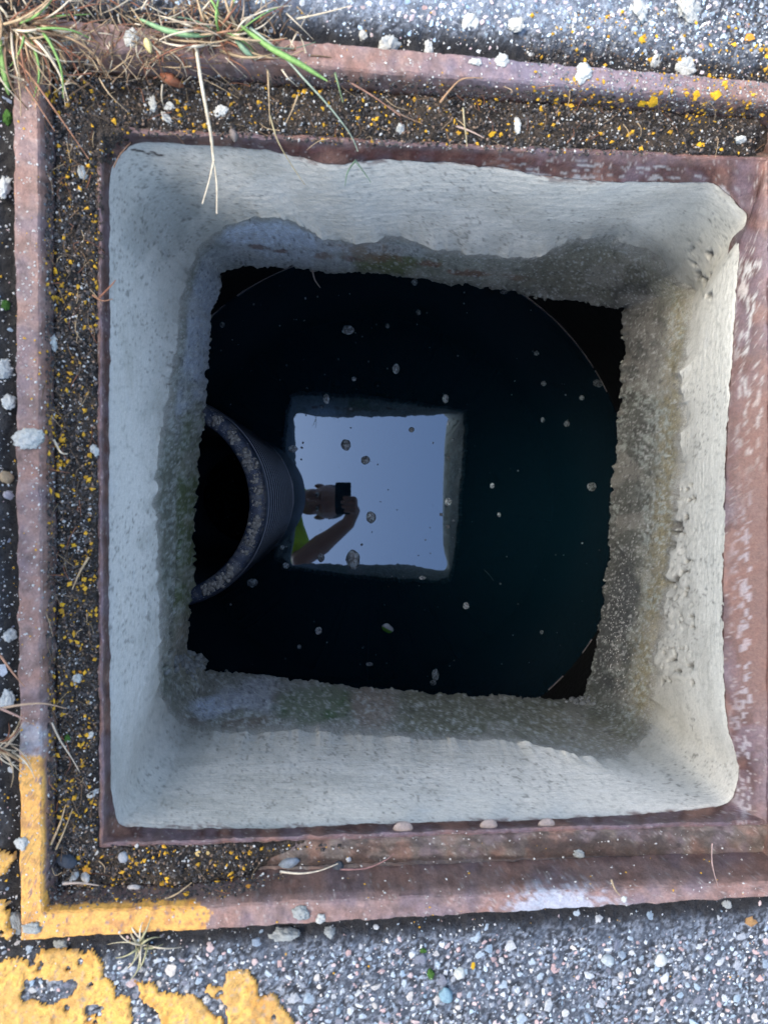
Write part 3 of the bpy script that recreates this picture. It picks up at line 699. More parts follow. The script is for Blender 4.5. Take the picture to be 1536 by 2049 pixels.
# tiny grit over the whole soil, and mortar crumbs
YEL, WHT = (.68, .38, .03), (.62, .62, .58)
grit = []
def soilzone():
    u = random.random()
    if u < .38: return random.uniform(84, 196), random.uniform(120, 1720)
    if u < .72: return random.uniform(110, 1540), random.uniform(150, 310)
    if u < .87: return random.uniform(90, 720), random.uniform(1690, 1822)
    return random.uniform(1050, 1540), random.uniform(20, 230)
for _ in range(21000):
    x, y = soilzone(); p, n = hit(x, y)
    if p is None: continue
    if y > 1600 and x > 200 and p.z-tilt(p.x) < -.031: continue
    if y > 1600 and x > 430+(1810-y)*1.9+60*svn(x/30, y/30, 133): continue
    zr = p.z-tilt(p.x)
    if zr < -.0265 and y < 1600 and x > 205: continue
    if zr < -.035: continue
    yb = min(1, max(0, (svn(x/34, y/34, 130)*.6+svn(x/12, y/12, 131)*.4-.45)/.2))
    cen_ = 1.0
    if y < 320: cen_ = .25+.75*math.exp(-((y-(205+.03*x))/38)**2) * (.35 if x < 350 else 1) + (.5 if x > 1150 else 0)
    q = random.random()
    if q < .24*yb*cen_+.02: col = np.array(YEL)*random.uniform(.6, 1.1); r = random.choice((.0006, .0007, .0008, .0010, .0013, .0017, .0025))*random.uniform(.8, 1.2)
    elif q < .30: col = np.array(WHT)*random.uniform(.35, 1.05); r = random.choice((.0004, .0005, .0007, .0010, .0015))
    elif q < .46: col = np.array((.24, .17, .12))*random.uniform(.5, 1.3); r = random.uniform(.0006, .0018)
    else: col = np.array((.05, .045, .042))*random.uniform(.4, 2.0); r = random.uniform(.0007, .0022)
    if zr > -.004 and q >= .3:
        if random.random() < .5: continue
        col = np.array(random.choice(PAL))*random.uniform(.3, .8); r *= .7
    if zr > -.004 and random.random() < .93 and not (x > 1060 and y < 230): continue
    grit.append(((p+n*r*.3).to_tuple(), jn(n), (r, r*random.uniform(.5, 1), r*random.uniform(.35, .8)), col))
for _ in range(1500):                         # dirt spilling over the lip at the upper left corner
    x, y = random.gauss(205, 24), random.gauss(262, 24) if random.random() < .6 else random.uniform(230, 520)
    if x > 232 and y > 290: continue
    if y > 330 and x > 206: continue
    p, n = hit(x, y)
    if p is None: continue
    r = random.uniform(.0007, .0026); q = random.random()
    col = np.array((.05, .04, .032))*random.uniform(.4, 1.6) if q < .86 else (np.array(YEL)*.8 if q < .93 else np.array(WHT)*.8)
    if q > .86: r *= .6
    grit.append(((p+n*r*.2).to_tuple(), jn(n), (r, r*.8, r*.6), col))
scatter('grit', grit, M['grit'], 'grit, yellow paint chips and mortar specks on the channel soil', 'grit')
specks = []
for _ in range(2600):
    u = random.random()
    if u < .42: x, y = random.uniform(-20, 90), random.uniform(100, 1900)
    elif u < .72: x, y = random.uniform(500, 1536), random.uniform(20, 200)
    elif u < .93: x, y = random.uniform(0, 1536), random.uniform(1790, 1960)
    else: x, y = random.uniform(600, 1530), random.uniform(1660, 1800)
    p, n = hit(x, y)
    if p is None: continue
    if u > .42 and u < .93 and svn(x/60, y/60, 140) < .45 and random.random() < .7: continue
    r = random.choice((.0004, .0005, .0006, .0008, .0012)); cl = np.array(WHT)*random.uniform(.8, 1.1) if random.random() < .88 else np.array(YEL)
    specks.append(((p+n*r*.3).to_tuple(), jn(n), (r, r*.8, r*.6), cl))
for _ in range(260):          # white crust fragments along the dark lower wall on the right
    x, y = random.gauss(1235, 22), random.gauss(1230, 90); p, n = hit(x, y)
    if p: specks.append((p.to_tuple(), n, (.0009, .0006, .0005), np.array(WHT)))
scatter('mortar_specks', specks, M['grit'], 'fine pale mortar specks spattered over rail and asphalt', 'specks')

# larger chunks, each a thing
def lumpy(r, seed, flat=.5, nf=2.2, amp=.5):
    n1, n2 = (20, 34) if amp > .55 else (12, 20); V = []
    for i in range(n1+1):
        for j in range(n2):
            a = i/n1*math.pi; b = j/n2*2*math.pi; V.append((math.sin(a)*math.cos(b), math.sin(a)*math.sin(b), math.cos(a)))
    V = np.array(V); f = 1+(fbm(V[:, 0]*nf+9, V[:, 1]*nf+9, V[:, 2]*nf+9, 4, seed)-.5)*2*amp
    if amp > .55:
        g2 = np.abs(fbm(V[:, 0]*5+3, V[:, 1]*5+3, V[:, 2]*5+3, 3, seed+5)-.5); f = np.maximum(f, .35)+(.12-g2)*1.3
    V = V*f[:, None]; V[:, 2] *= flat
    Fl = [(i*n2+j, (i+1)*n2+j, (i+1)*n2+(j+1) % n2, i*n2+(j+1) % n2) for i in range(n1) for j in range(n2)]
    return V*r, Fl
def chunk(name, x, y, w_, h_, label, cat, group, col, seed, flat=.5, rot=0, mat='crumb', amp=.5, absz=None):
    if absz is None:
        p, n = hit(x, y)
        if p is None: return
    else: p, n = Vector(P(x, y, absz).tolist()), Vector((0, 0, 1))
    k = (CAMZ-p.z)/F
    if name == 'paint_chip':
        r_ = np.random.default_rng(seed); m_ = int(r_.integers(5, 8)); an = np.sort((np.arange(m_)+r_.random(m_)*.7)/m_*6.283); ra = .6+.55*r_.random(m_)
        V = np.concatenate([np.stack([ra*np.cos(an), ra*np.sin(an), (r_.random(m_)-.5)*.35+zz], -1) for zz in (-.1, .14)]+[[[0, 0, -.1], [0, 0, .28]]])
        Fl = [(i, (i+1) % m_, m_+(i+1) % m_, m_+i) for i in range(m_)]+[(2*m_+1, m_+i, m_+(i+1) % m_) for i in range(m_)]+[(2*m_, (i+1) % m_, i) for i in range(m_)]
    else: V, Fl = lumpy(1, seed, flat, amp=amp)
    R_ = basis(n, math.radians(-rot)); V = (V*np.array([w_*k/2, h_*k/2, (w_+h_)*k/4])) @ R_
    o = mesh(name, V, Fl, M[mat], np.tile(col, (len(V), 1))*(.8+.4*fbm(V[:, 0:1]*900, V[:, 1:2]*900, 0, 2, seed)), smooth=(name != 'paint_chip'))
    o.location = p+n*(w_+h_)*k/4*flat*.35; tag(o, label, cat, group); return o
MC = (.60, .61, .56)
CR = [
 (60, 876, 50, 38, 0, 'large pale mortar crumb stuck across the left rusty rail'),
 (110, 685, 24, 30, 0, 'pale crumb on the soil right of the left rail, upper half'),
 (192, 900, 20, 26, 0, 'rounded mortar crumb beside the inner lip, right of the largest rail crumb'),
 (18, 803, 24, 34, 0, 'blocky pale crumb touching the outer edge of the left rail'),
 (8, 740, 26, 34, 20, 'pale crumb cluster on asphalt left of the left rail'),
 (10, 372, 20, 60, 0, 'tall pale patch of dried mortar at the upper left picture edge'),
 (166, 347, 26, 22, 20, 'pale crumb on soil near the upper left corner of the mortar'),
 (200, 220, 16, 14, 0, 'small round white crumb on soil below the dry grass'),
 (132, 78, 30, 34, 10, 'grey mortar crumb lying among the dry grass'),
 (264, 76, 26, 32, 10, 'grey crumb on the top rail under the grass stems'),
 (306, 208, 14, 24, 0, 'upright white crumb on the upper soil beside the red leaf'),
 (334, 236, 26, 24, 30, 'forked white crumb on the upper soil below a pair of crumbs'),
 (338, 215, 20, 14, 0, 'flat white crumb just above the forked one'),
 (444, 224, 26, 20, 0, 'white crumb on the upper soil right of the long dry stalk'),
 (778, 92, 42, 40, 20, 'big white crumb on the top rail near its middle'),
 (858, 96, 18, 30, 0, 'narrow white crumb on the top rail right of the big one'),
 (726, 72, 16, 18, 0, 'small pale pebble at the outer edge of the top rail'),
 (1004, 122, 26, 20, -20, 'pale crumb on the purple top rail, right of centre'),
 (950, 124, 24, 14, 0, 'double white crumb on the top rail'),
 (1166, 146, 30, 42, 30, 'angular white crumb hanging over the inner edge of the top rail'),
 (1370, 136, 42, 38, -20, 'large smooth pale stone on the upper right rail'),
 (1310, 126, 20, 26, 0, 'grey pebble left of the large smooth stone'),
 (1374, 20, 52, 50, 20, 'largest pale lump on the asphalt at the top right'),
 (1032, 50, 32, 28, 0, 'whitish stone on the asphalt above the top rail'),
 (1278, 20, 40, 46, 0, 'pale rough lump on the asphalt left of the largest top lump'),
 (940, 44, 34, 26, -30, 'ragged pale crumb on the asphalt near the top middle'),
 (1034, 250, 16, 30, -10, 'white forked crumb on the upper soil above the inner lip'),
 (800, 258, 16, 22, 0, 'white crumb on the upper soil at its middle'),
 (1480, 280, 24, 16, 10, 'pale flat crumb on the soil at the upper right'),
 (568, 1868, 58, 30, 5, 'big grey mortar patch hanging off the lower rail'),
 (600, 1826, 32, 28, 0, 'round grey mortar spot on top of the lower rail'),
 (660, 1864, 22, 18, 20, 'pale crumb at the outer edge of the lower rail'),
 (642, 1838, 18, 22, 30, 'small white twin crumb on the lower rail'),
 (122, 1890, 24, 22, 0, 'grey crumb beside the painted rail corner'),
 (34, 1846, 26, 46, -15, 'grey mortar clot on the outer side of the yellow rail corner'),
 (66, 1857, 34, 20, 0, 'grey mortar spot on the yellow rail corner'),
 (45, 1686, 22, 24, 0, 'grey mortar spot on the yellow part of the left rail'),
 (1450, 1810, 22, 20, 0, 'white crumb on the lower rail at the far right'),
 (1157, 1708, 26, 16, 20, 'white crumb in the bare channel at the lower right'),
 (1247, 1799, 12, 12, 0, 'small round white crumb at the inner edge of the lower rail'),
 (187, 1588, 22, 22, 0, 'white crumb on the soil near the lower left'),
 (155, 1360, 18, 24, 0, 'white crumb on the soil in the lower half of the left channel'),
 (180, 1468, 18, 16, 0, 'white crumb resting on the inner edge of the left soil'),
 (18, 1270, 26, 24, 0, 'pale crumb on the asphalt outside the left rail, lower half'),
 (12, 1400, 28, 40, 0, 'pale lump outside the left rail next to dry straws')]
for i, (x, y, w_, h_, rt_, lb) in enumerate(CR):
    chunk('mortar_crumb', x, y, w_, h_, lb, 'mortar crumb', 'loose mortar crumbs round the frame', np.array(MC)*random.uniform(.8, 1.0) if y < 1700 or w_ < 20 else np.array((.33, .35, .33)), 200+i, .3, rt_, amp=.62)
YF = [
 (112, 545, 22, 20, 'bright yellow chip on the soil right of the left rail'),
 (1076, 0, 1, 1, ''), (1305, 204, 22, 34, 'largest yellow chip on the upper right soil'),
 (1283, 206, 22, 24, 'yellow chip touching the largest one on its left'),
 (1392, 188, 22, 20, 'folded yellow chip near the upper right soil edge'),
 (1430, 190, 22, 26, 'tall yellow chip at the upper right, next to the folded one'),
 (1283, 80, 16, 20, 'rounded yellow chip on the asphalt above the top rail'),
 (1498, 75, 22, 22, 'orange chip on the asphalt at the upper right'),
 (1400, 290, 18, 12, 'yellow chip on the inner lip at the upper right'),
 (984, 268, 12, 20, 'yellow chip standing on the upper inner lip'),
 (1180, 195, 16, 12, 'orange chip left of the large yellow chips'),
 (395, 1708, 24, 16, 'pale yellow flake lying on the lower left soil'),
 (417, 1707, 10, 12, 'small yellow chip right of the pale flake'),
 (175, 1742, 26, 18, 'orange flake among pale stones in the lower left corner'),
 (385, 1805, 14, 12, 'orange chip at the outer edge of the lower soil'),
 (496, 1774, 14, 10, 'orange chip where the lower soil thins out'),
 (124, 1090, 14, 10, 'yellow chip on the left soil level with the pipe'),
 (148, 1090, 12, 14, 'yellow chip right of another one on the left soil'),
 (125, 1210, 12, 10, 'yellow chip in the left channel below the pipe level'),
 (1502, 1845, 26, 26, 'brown crumpled fragment on asphalt at the right edge'),
 (946, 1932, 14, 16, 'yellow chip on the asphalt below the lower rail'),
 (160, 1345, 10, 10, 'single orange chip in the lower left channel')]
for i, (x, y, w_, h_, lb) in enumerate(YF):
    if not lb: continue
    cl = (.35, .20, .08) if 'brown' in lb else ((.60, .27, .04) if 'orange' in lb else ((.62, .45, .18) if 'pale' in lb else (.70, .40, .02)))
    chunk('paint_chip', x, y, w_, h_, lb, 'paint chip', 'loose yellow paint chips', cl, 300+i, .25, random.uniform(-60, 60), amp=.6)
PB = [
 (578, 1724, 40, 22, (.20, .24, .28), 'blue grey flat stone on the lower left soil'),
 (676, 1735, 20, 24, (.05, .06, .07), 'dark stone where two straws cross on the lower soil'),
 (697, 1719, 10, 14, (.45, .47, .48), 'small white stone right of the dark one on the lower soil'),
 (268, 1778, 28, 12, (.45, .42, .40), 'oblong whitish stone on the lower left soil'),
 (150, 1750, 18, 22, (.33, .37, .38), 'pale blue stone beside the orange flake'),
 (172, 1755, 16, 20, (.38, .38, .36), 'pale grey stone right of the blue one'),
 (134, 1722, 40, 26, (.035, .045, .06), 'dark slate stone in the lower left corner of the channel'),
 (274, 1692, 8, 14, (.5, .5, .47), 'tiny pale pebble on the lower inner lip'),
 (247, 1715, 20, 22, (.30, .32, .34), 'grey pebble on the lower soil left of the pale flake'),
 (14, 955, 24, 30, (.33, .24, .14), 'tan stone outside the left rail'),
 (18, 990, 22, 18, (.36, .33, .34), 'pinkish stone outside the left rail below the tan one'),
 (1320, 1920, 26, 28, (.46, .47, .43), 'biggest pale stone loose on the lower right asphalt'),
 (918, 1946, 22, 24, (.44, .46, .42), 'cream stone loose on the asphalt below the lower rail'),
 (891, 1990, 28, 34, (.17, .28, .33), 'teal blue stone loose on the lower asphalt'),
 (1214, 1920, 30, 22, (.36, .40, .40), 'pale blue stone on the lower asphalt near the middle right')]
for i, (x, y, w_, h_, cl, lb) in enumerate(PB):
    chunk('pebble', x, y, w_, h_, lb, 'stone', 'loose pebbles', cl, 400+i, .55, random.uniform(-40, 40), mat='stone', amp=.3)

# crumbling mortar lumps at two corners of the lower edge
def lumpheap(cx_, cy_, sx_, sy_, nn, label, s_=None):
    items = []
    for _ in range(nn):
        x, y = random.gauss(cx_, sx_), random.gauss(cy_, sy_); p, n = hit(x, y)
        if p is None: continue
        r = random.uniform(.0025, .0065); items.append(((p-n*r*.1).to_tuple(), n, (r, r*.85, r*.8), np.array((.20, .205, .19))*random.uniform(.7, 1.3)))
    o = scatter('mortar_lump', items, M['crumb'], label, parent=collar, ico=True, kind='stuff', smooth=True)
lumpheap(382, 1324, 16, 12, 60, 'crumbly mortar lump in the lower left corner')
lumpheap(1152, 1398, 14, 8, 40, 'crumbly mortar at the lower right corner')
items = []
for i in range(NU):
    if random.random() < .28:
        p = low[i]+(V2[i, -2]-low[i])*random.random(); r = random.uniform(.0012, .0032)
        items.append((p.tolist(), (0, 0, 1), (r, r, r), np.array((.16, .165, .14))*random.uniform(.6, 1.6)))
scatter('edge_crumbs', items, M['crumb'], parent=collar, ico=True, smooth=True)
# silt on the pipe rim
items = []
for _ in range(760):
    a = random.uniform(-1.1, 1.0); 
    if svn(a*17, 0, 150)*.5+svn(a*5, 0, 151)*.5 < .46+.1*random.random(): continue
    r_ = random.gauss(.153, .004); r = random.uniform(.0012, .0040)
    if not .142 < r_ < .163: continue
    items.append(((pipe_c[0]+r_*math.cos(a), pipe_c[1]+r_*math.sin(a), ZR+.001), (0, 0, 1), (r, r*.8, r*.45), np.array((.38, .35, .30))*random.uniform(.6, 1.1)))
for _ in range(500):
    a = random.uniform(-1.5, 1.5); r_ = random.uniform(.141, .164); r = random.uniform(.0004, .0009)
    items.append(((pipe_c[0]+r_*math.cos(a), pipe_c[1]+r_*math.sin(a), ZR+.001), (0, 0, 1), (r, r*.8, r*.45), np.array((.40, .42, .42))*random.uniform(.7, 1.1)))
scatter('silt', items, M['crumb'], 'pale silt crumbs dried on the pipe rim', parent=pipe, ico=True, smooth=True)

# ---- foam and scum floating on the water
FO = [
 (696, 660, 24, 18, .30, 'grey foam blob floating above the reflected sky, left of centre'),
 (792, 738, 13, 20, .30, 'upright foam blob above the middle of the reflected sky'),
 (692, 890, 20, 22, .20, 'round foam bubble in the upper left of the reflected sky'),
 (731, 921, 17, 17, .20, 'foam bubble diagonally below the round one in the reflected sky'),
 (742, 1035, 20, 22, .30, 'foam bubble pair in the reflected sky beside the phone reflection'),
 (823, 860, 11, 11, .12, 'small dark bubble in the upper right of the reflected sky'),
 (706, 1120, 28, 38, .25, 'largest foam blob, across the lower edge of the reflected sky'),
 (642, 1116, 13, 18, .15, 'small dark blob on the lower edge of the reflected sky'),
 (653, 798, 12, 20, .25, 'foam blob on the dark band above the reflected sky, left end'),
 (891, 798, 12, 18, .32, 'foam blob above the right corner of the reflected sky'),
 (896, 1004, 14, 16, .32, 'foam bubble on the right edge of the reflected sky'),
 (586, 898, 18, 14, .30, 'foam blob between the pipe and the reflected sky'),
 (505, 1166, 20, 18, .22, 'round foam bubble right of the lower pipe rim'),
 (637, 1262, 13, 15, .38, 'white foam blob below the reflected sky, left'),
 (845, 1156, 13, 8, .42, 'white foam speck just below the reflected sky'),
 (932, 1212, 13, 14, .36, 'foam blob below and right of the reflected sky'),
 (871, 1350, 14, 24, .28, 'upright pale blob near the lower shaft edge'),
 (866, 1366, 12, 12, .15, 'dim blob attached beside the upright pale one'),
 (739, 1329, 14, 8, .14, 'dim slanting blob near the lower shaft edge'),
 (1196, 767, 22, 15, .14, 'dim oval blob near the right shaft edge'),
 (1183, 974, 18, 17, .14, 'dim round blob near the right shaft edge, lower'),
 (1133, 848, 12, 12, .14, 'dim blob left of the right wall'),
 (1163, 796, 10, 10, .22, 'small foam bubble under the dim oval blob'),
 (1087, 767, 11, 10, .18, 'foam bubble left of a row of small ones'),
 (1072, 707, 10, 10, .25, 'foam bubble near the thin pale arc'),
 (984, 972, 9, 11, .32, 'foam bubble right of the reflected sky'),
 (998, 1030, 7, 9, .35, 'small foam bubble below another, right of the reflected sky'),
 (829, 565, 12, 12, .20, 'foam bubble close under the upper shaft edge'),
 (1008, 584, 16, 9, .12, 'dim blob at the upper shaft edge'),
 (837, 625, 10, 10, .14, 'dim bubble in the upper middle of the water'),
 (708, 758, 10, 9, .22, 'small foam bubble left of the upright blob'),
 (445, 650, 9, 11, .14, 'dim bubble in the upper left of the water'),
 (775, 652, 9, 9, .10, 'very dim bubble in the upper water'),
 (1085, 840, 8, 10, .18, 'small bubble left of the dim blob'),
 (599, 1294, 8, 9, .16, 'dim bubble near the lower left water'),
 (565, 1095, 9, 9, .32, 'white foam speck beside the pipe foot'),
 (572, 1132, 12, 12, .30, 'white foam speck cluster under the pipe foot'),
 (1083, 1265, 7, 8, .2, 'small bubble in the lower right water'),
 (1110, 1374, 8, 8, .12, 'dim bubble by the lower right shaft edge')]
for i, (x, y, w_, h_, b, lb) in enumerate(FO):
    p = D(x, y, SW); k = SW/F; V, Fl = lumpy(1, 500+i, .16, amp=.25)
    V = V*np.array([w_*k/2, h_*k/2, (w_+h_)*k/4]); 
    fv = sst(.4, .65, fbm(V[:, 0]*500, V[:, 1]*500, 0, 3, i))[:, None]
    o = mesh('foam_blob', V, Fl, M['foam'], np.array([b*.55, b*.66, b*.72])*(.5+fv*1.9)*2.0); o.location = (p[0], p[1], ZW+.0004)
    tag(o, lb, 'foam', 'foam floating on the water')
bits = []
for _ in range(190):
    x, y = random.uniform(430, 1210), random.uniform(560, 1370); p = D(x, y, SW); r = random.choice((.0007, .0009, .0012, .0018, .0025))
    b = random.choice((.10, .18, .3, .45)); bits.append(((p[0], p[1], ZW+.0003), (0, 0, 1), (r, r*.8, r*.4), np.array((b*.85, b*.95, b))))
for x, y, r in ((643, 815, 3), (702, 818, 4), (606, 886, 3), (604, 896, 3), (897, 916, 4), (882, 1030, 4), (895, 1054, 5), (724, 1090, 3), (907, 1042, 3), (905, 880, 3)):
    p = D(x, y, SW); bits.append(((p[0], p[1], ZW+.0003), (0, 0, 1), (r*.0011, r*.001, r*.0006), np.array((.3, .34, .38))))
scatter('scum_specks', bits, M['foam'], 'tiny specks of scum scattered over the dark water', 'scum', ico=True, smooth=True)
p = D(775, 1257, SW); V, Fl = lumpy(1, 71, .2, amp=.2); V *= np.array([.0145, .0095, .012])
lc = np.where((V[:, 1:2] < -.001), np.array([[.10, .28, .05]]), np.array([[.55, .62, .68]]))
o = mesh('leaf', V @ np.array(basis((0, 0, 1), -.5)), Fl, M['foam'], lc); o.location = (p[0], p[1], ZW+.001); tag(o, 'small green and white leaf floating below the reflected sky', 'leaf')

# ============================================================ GRASS
def crom(pts, m=6):
    pts = [pts[0]]+list(pts)+[pts[-1]]; out = []
    for i in range(1, len(pts)-2):
        p0_, p1, p2, p3 = [np.array(q, float) for q in pts[i-1:i+3]]
        for k in range(m):
            t = k/m; out.append(.5*((2*p1)+(-p0_+p2)*t+(2*p0_-5*p1+4*p2-p3)*t*t+(-p0_+3*p1-3*p2+p3)*t**3))
    out.append(np.array(pts[-2], float)); return np.array(out)
def strand_geo(pts, w0, w1, flat=.45, kind='taper', m=6):
    c = crom(pts, m); n = len(c); t = np.gradient(c, axis=0); t /= np.linalg.norm(t, axis=1, keepdims=True)+1e-9
    up = np.array([0, 0, 1.]); sd2 = np.cross(t, up); sd2 /= np.linalg.norm(sd2, axis=1, keepdims=True)+1e-9; u2 = np.cross(sd2, t)
    s_ = np.linspace(0, 1, n)[:, None]
    wd = (w0*(1-s_)+w1*s_) if kind == 'taper' else w0*np.sin(np.pi*np.clip(s_*.92+.06, 0, 1))**.7
    ringv = [c+sd2*wd/2, c+u2*wd*flat/2, c-sd2*wd/2, c-u2*wd*flat/2]
    V = np.stack(ringv, 1); Fc = []
    for i in range(n-1):
        for k in range(4): Fc.append((i*4+k, i*4+(k+1) % 4, (i+1)*4+(k+1) % 4, (i+1)*4+k))
    Fc += [(0, 1, 2, 3), ((n-1)*4, (n-1)*4+3, (n-1)*4+2, (n-1)*4+1)]
    return V.reshape(-1, 3), np.array(Fc)
STRAW, RED, GRN, PALE, DGRN, BRN = (.42, .31, .18), (.26, .11, .06), (.20, .36, .10), (.60, .52, .38), (.13, .20, .13), (.16, .10, .055)
def P3(x, y, z): return P(x, y, z).tolist()
def straw(pts, w_, col, label, kind='taper', name='straw', cat='straw', parent=None, group=None, tip=.3, split=None):
    V, Fc = strand_geo([P3(*q) for q in pts], w_*.00048, w_*.00048*tip, kind=kind)
    if split is not None:
        for q in split:
            v, f = strand_geo([P3(*r) for r in q], w_*.00042*.8, w_*.0002, kind=kind); Fc = np.concatenate([Fc, f+len(V)]); V = np.concatenate([V, v])
    o = mesh(name, V, Fc, M['grass'], np.tile(col, (len(V), 1))*(.8+.4*vn(V[:, 0:1]*300, V[:, 1:2]*300)), parent=parent)
    if parent is None:
        tag(o, label, cat, group)
    return o
G1 = 'loose straws lying across the frame'
straw([(392, 92, .012), (402, 160, .016), (413, 220, .016), (422, 270, .010), (428, 322, 0.0)], 6, PALE, 'long dry forked stalk hanging from the top tuft over the mortar', group=G1, tip=.8,
      split=[[(428, 322, 0), (418, 365, -.006), (405, 408, -.012)], [(428, 322, 0), (434, 370, -.008), (434, 428, -.016)]])
straw([(500, 55, .015), (560, 105, .02), (610, 160, .02), (660, 215, .016), (700, 268, .008), (716, 303, 0)], 5, (.30, .36, .27), 'longest green blade arching over the top channel to the mortar', name='green_grass', cat='grass')
straw([(480, 50, .012), (540, 95, .02), (600, 128, .022), (655, 162, .02)], 11, GRN, 'broad green blade lying over the top rail, pointing right', kind='leaf', name='green_grass', cat='grass')
straw([(280, 38, .012), (330, 60, .015), (380, 70, .014), (425, 70, .01)], 10, (.25, .42, .20), 'broad green blade left of the top tuft, lying level', kind='leaf', name='green_grass', cat='grass')
straw([(2, 80, .006), (6, 130, .01), (14, 170, .008), (18, 190, .004)], 10, GRN, 'green blade hanging down at the upper left edge', kind='leaf', name='green_grass', cat='grass')
straw([(470, 75, .012), (490, 100, .014), (510, 118, .010)], 10, (.20, .32, .20), 'short broad green blade under the top tuft', kind='leaf', name='green_grass', cat='grass')
straw([(710, 322, -.012), (695, 345, -.02), (690, 372, -.026)], 4, DGRN, 'short dark green blade curling on the upper mortar', name='green_grass', cat='grass')
straw([(710, 320, -.012), (728, 345, -.018), (742, 365, -.024)], 4, (.18, .24, .16), 'thin green blade on the upper mortar, right of the curling one', name='green_grass', cat='grass')
LS = [
 ([(540, 230, .0), (555, 280, -.005), (580, 325, -.014), (610, 370, -.022)], 3, (.40, .33, .18), 'thin straw hanging from the upper lip onto the mortar'),
 ([(536, 140, .006), (538, 190, 0), (540, 250, -.01)], 4, STRAW, 'thin upright straw crossing the upper channel'),
 ([(596, 190, 0), (585, 220, -.005), (572, 245, -.01)], 4, STRAW, 'short slanting straw on the upper soil'),
 ([(10, 92, .012), (60, 150, .014), (110, 220, .010), (145, 270, .0), (178, 318, -.012)], 4, (.40, .20, .11), 'long reddish pine needle crossing the left rail and channel'),
 ([(50, 170, .01), (80, 215, .008), (110, 262, .0)], 4, (.36, .19, .11), 'second reddish needle lower on the left rail'),
 ([(228, 335, -.02), (240, 310, -.012), (262, 285, -.008)], 3, (.22, .13, .08), 'dark twig at the upper left corner of the mortar'),
 ([(880, 205, -.008), (900, 180, .0), (925, 158, .006), (965, 156, .006)], 5, (.36, .22, .12), 'bent brown straw leaning on the top rail'),
 ([(912, 252, -.015), (940, 262, -.014), (968, 276, -.014)], 5, (.50, .36, .28), 'pinkish short straw on the upper soil right of the middle'),
 ([(926, 215, -.010), (929, 250, -.013), (934, 293, -.018)], 4, (.45, .38, .22), 'thin straw standing at the upper inner lip'),
 ([(775, 210, -.008), (800, 228, -.01), (845, 248, -.012)], 5, (.18, .12, .08), 'dark twig on the upper soil'),
 ([(700, 165, .005), (750, 195, -.002), (800, 232, -.01)], 4, (.38, .20, .13), 'reddish needle slanting over the upper soil'),
 ([(670, 145, .006), (678, 175, .0), (686, 205, -.008)], 4, (.28, .38, .18), 'short green stem on the upper soil'),
 ([(560, 1744, -.012), (600, 1748, -.010), (640, 1742, -.012), (676, 1728, -.014)], 5, PALE, 'pale curved straw beside the dark stone on the lower soil'),
 ([(680, 1740, -.016), (730, 1738, -.016), (770, 1722, -.016), (788, 1708, -.02)], 4, (.30, .16, .14), 'dark red straw curving over the bare lower channel'),
 ([(330, 1800, -.006), (355, 1788, -.006), (384, 1766, -.01)], 5, STRAW, 'straw slanting over the lower soil near the paint'),
 ([(125, 1768, -.008), (160, 1767, -.008), (198, 1772, -.008)], 7, (.40, .33, .27), 'thick pale twig in the lower left corner of the channel'),
 ([(102, 1690, -.006), (120, 1650, -.004), (132, 1610, -.006)], 5, STRAW, 'straw standing in the lower left channel'),
 ([(112, 1700, -.006), (128, 1665, -.004), (146, 1618, -.008)], 4, (.35, .27, .16), 'second straw beside it in the lower left channel'),
 ([(0, 1418, .006), (45, 1410, .012), (90, 1408, .010), (134, 1418, .0)], 5, (.45, .31, .20), 'long straw lying level across the left rail'),
 ([(2, 1418, .008), (38, 1434, .010), (72, 1452, .006)], 5, (.42, .26, .20), 'reddish straw forking down from the level one'),
 ([(0, 1310, .006), (25, 1345, .008), (50, 1374, .006)], 5, (.38, .20, .12), 'reddish straw at the left edge above the level one'),
 ([(104, 1446, -.004), (120, 1480, -.004), (142, 1514, -.006), (160, 1545, -.012)], 4, (.50, .44, .34), 'pale stem trailing down the left channel'),
 ([(178, 1115, -.012), (160, 1145, -.006), (145, 1180, -.008)], 5, STRAW, 'straw slanting in the left channel below the pipe level'),
 ([(195, 600, -.012), (222, 572, -.008), (232, 560, -.010)], 4, RED, 'tiny rusty twig on the inner lip beside the left mortar'),
 ([(185, 590, -.010), (205, 602, -.004), (226, 598, -.008)], 4, (.30, .15, .08), 'second rusty twig crossing it on the left inner lip'),
 ([(1424, 1688, -.012), (1424, 1730, -.004), (1436, 1775, .004)], 3, (.48, .33, .28), 'thin pale stalk standing in the lower right channel'),
 ([(1222, 1760, .004), (1230, 1780, .006), (1240, 1792, .006)], 4, STRAW, 'short straw on the lower rail right of the white smear'),
 ([(592, 38, .008), (640, 28, .01), (700, 12, .01)], 5, (.55, .47, .33), 'long pale straw on the asphalt at the top'),
 ([(108, 880, -.008), (122, 905, -.004), (136, 908, -.006)], 5, PALE, 'curled white stem in the left channel'),
]
for pts, w_, cl, lb in LS: straw(pts, w_, cl, lb, group=G1)
straw([(322, 148, -.002), (340, 158, .004), (368, 172, -.004)], 20, (.24, .085, .04), 'reddish brown dead leaf on the upper left soil', kind='leaf', name='dead_leaf', cat='leaf')
straw([(462, 258, -.014), (468, 270, -.012), (470, 284, -.014)], 14, (.20, .17, .15), 'dull grey dead leaf on the upper inner lip', kind='leaf', name='dead_leaf', cat='leaf')
straw([(292, 76, .012), (296, 90, .014), (302, 106, .012)], 12, (.60, .50, .22), 'pale yellow leaf on the top rail among grass stems', kind='leaf', name='dead_leaf', cat='leaf')
straw([(582, 788/2+0*1, 0), (583, 395, 0)], .1, STRAW, 'x') if False else None
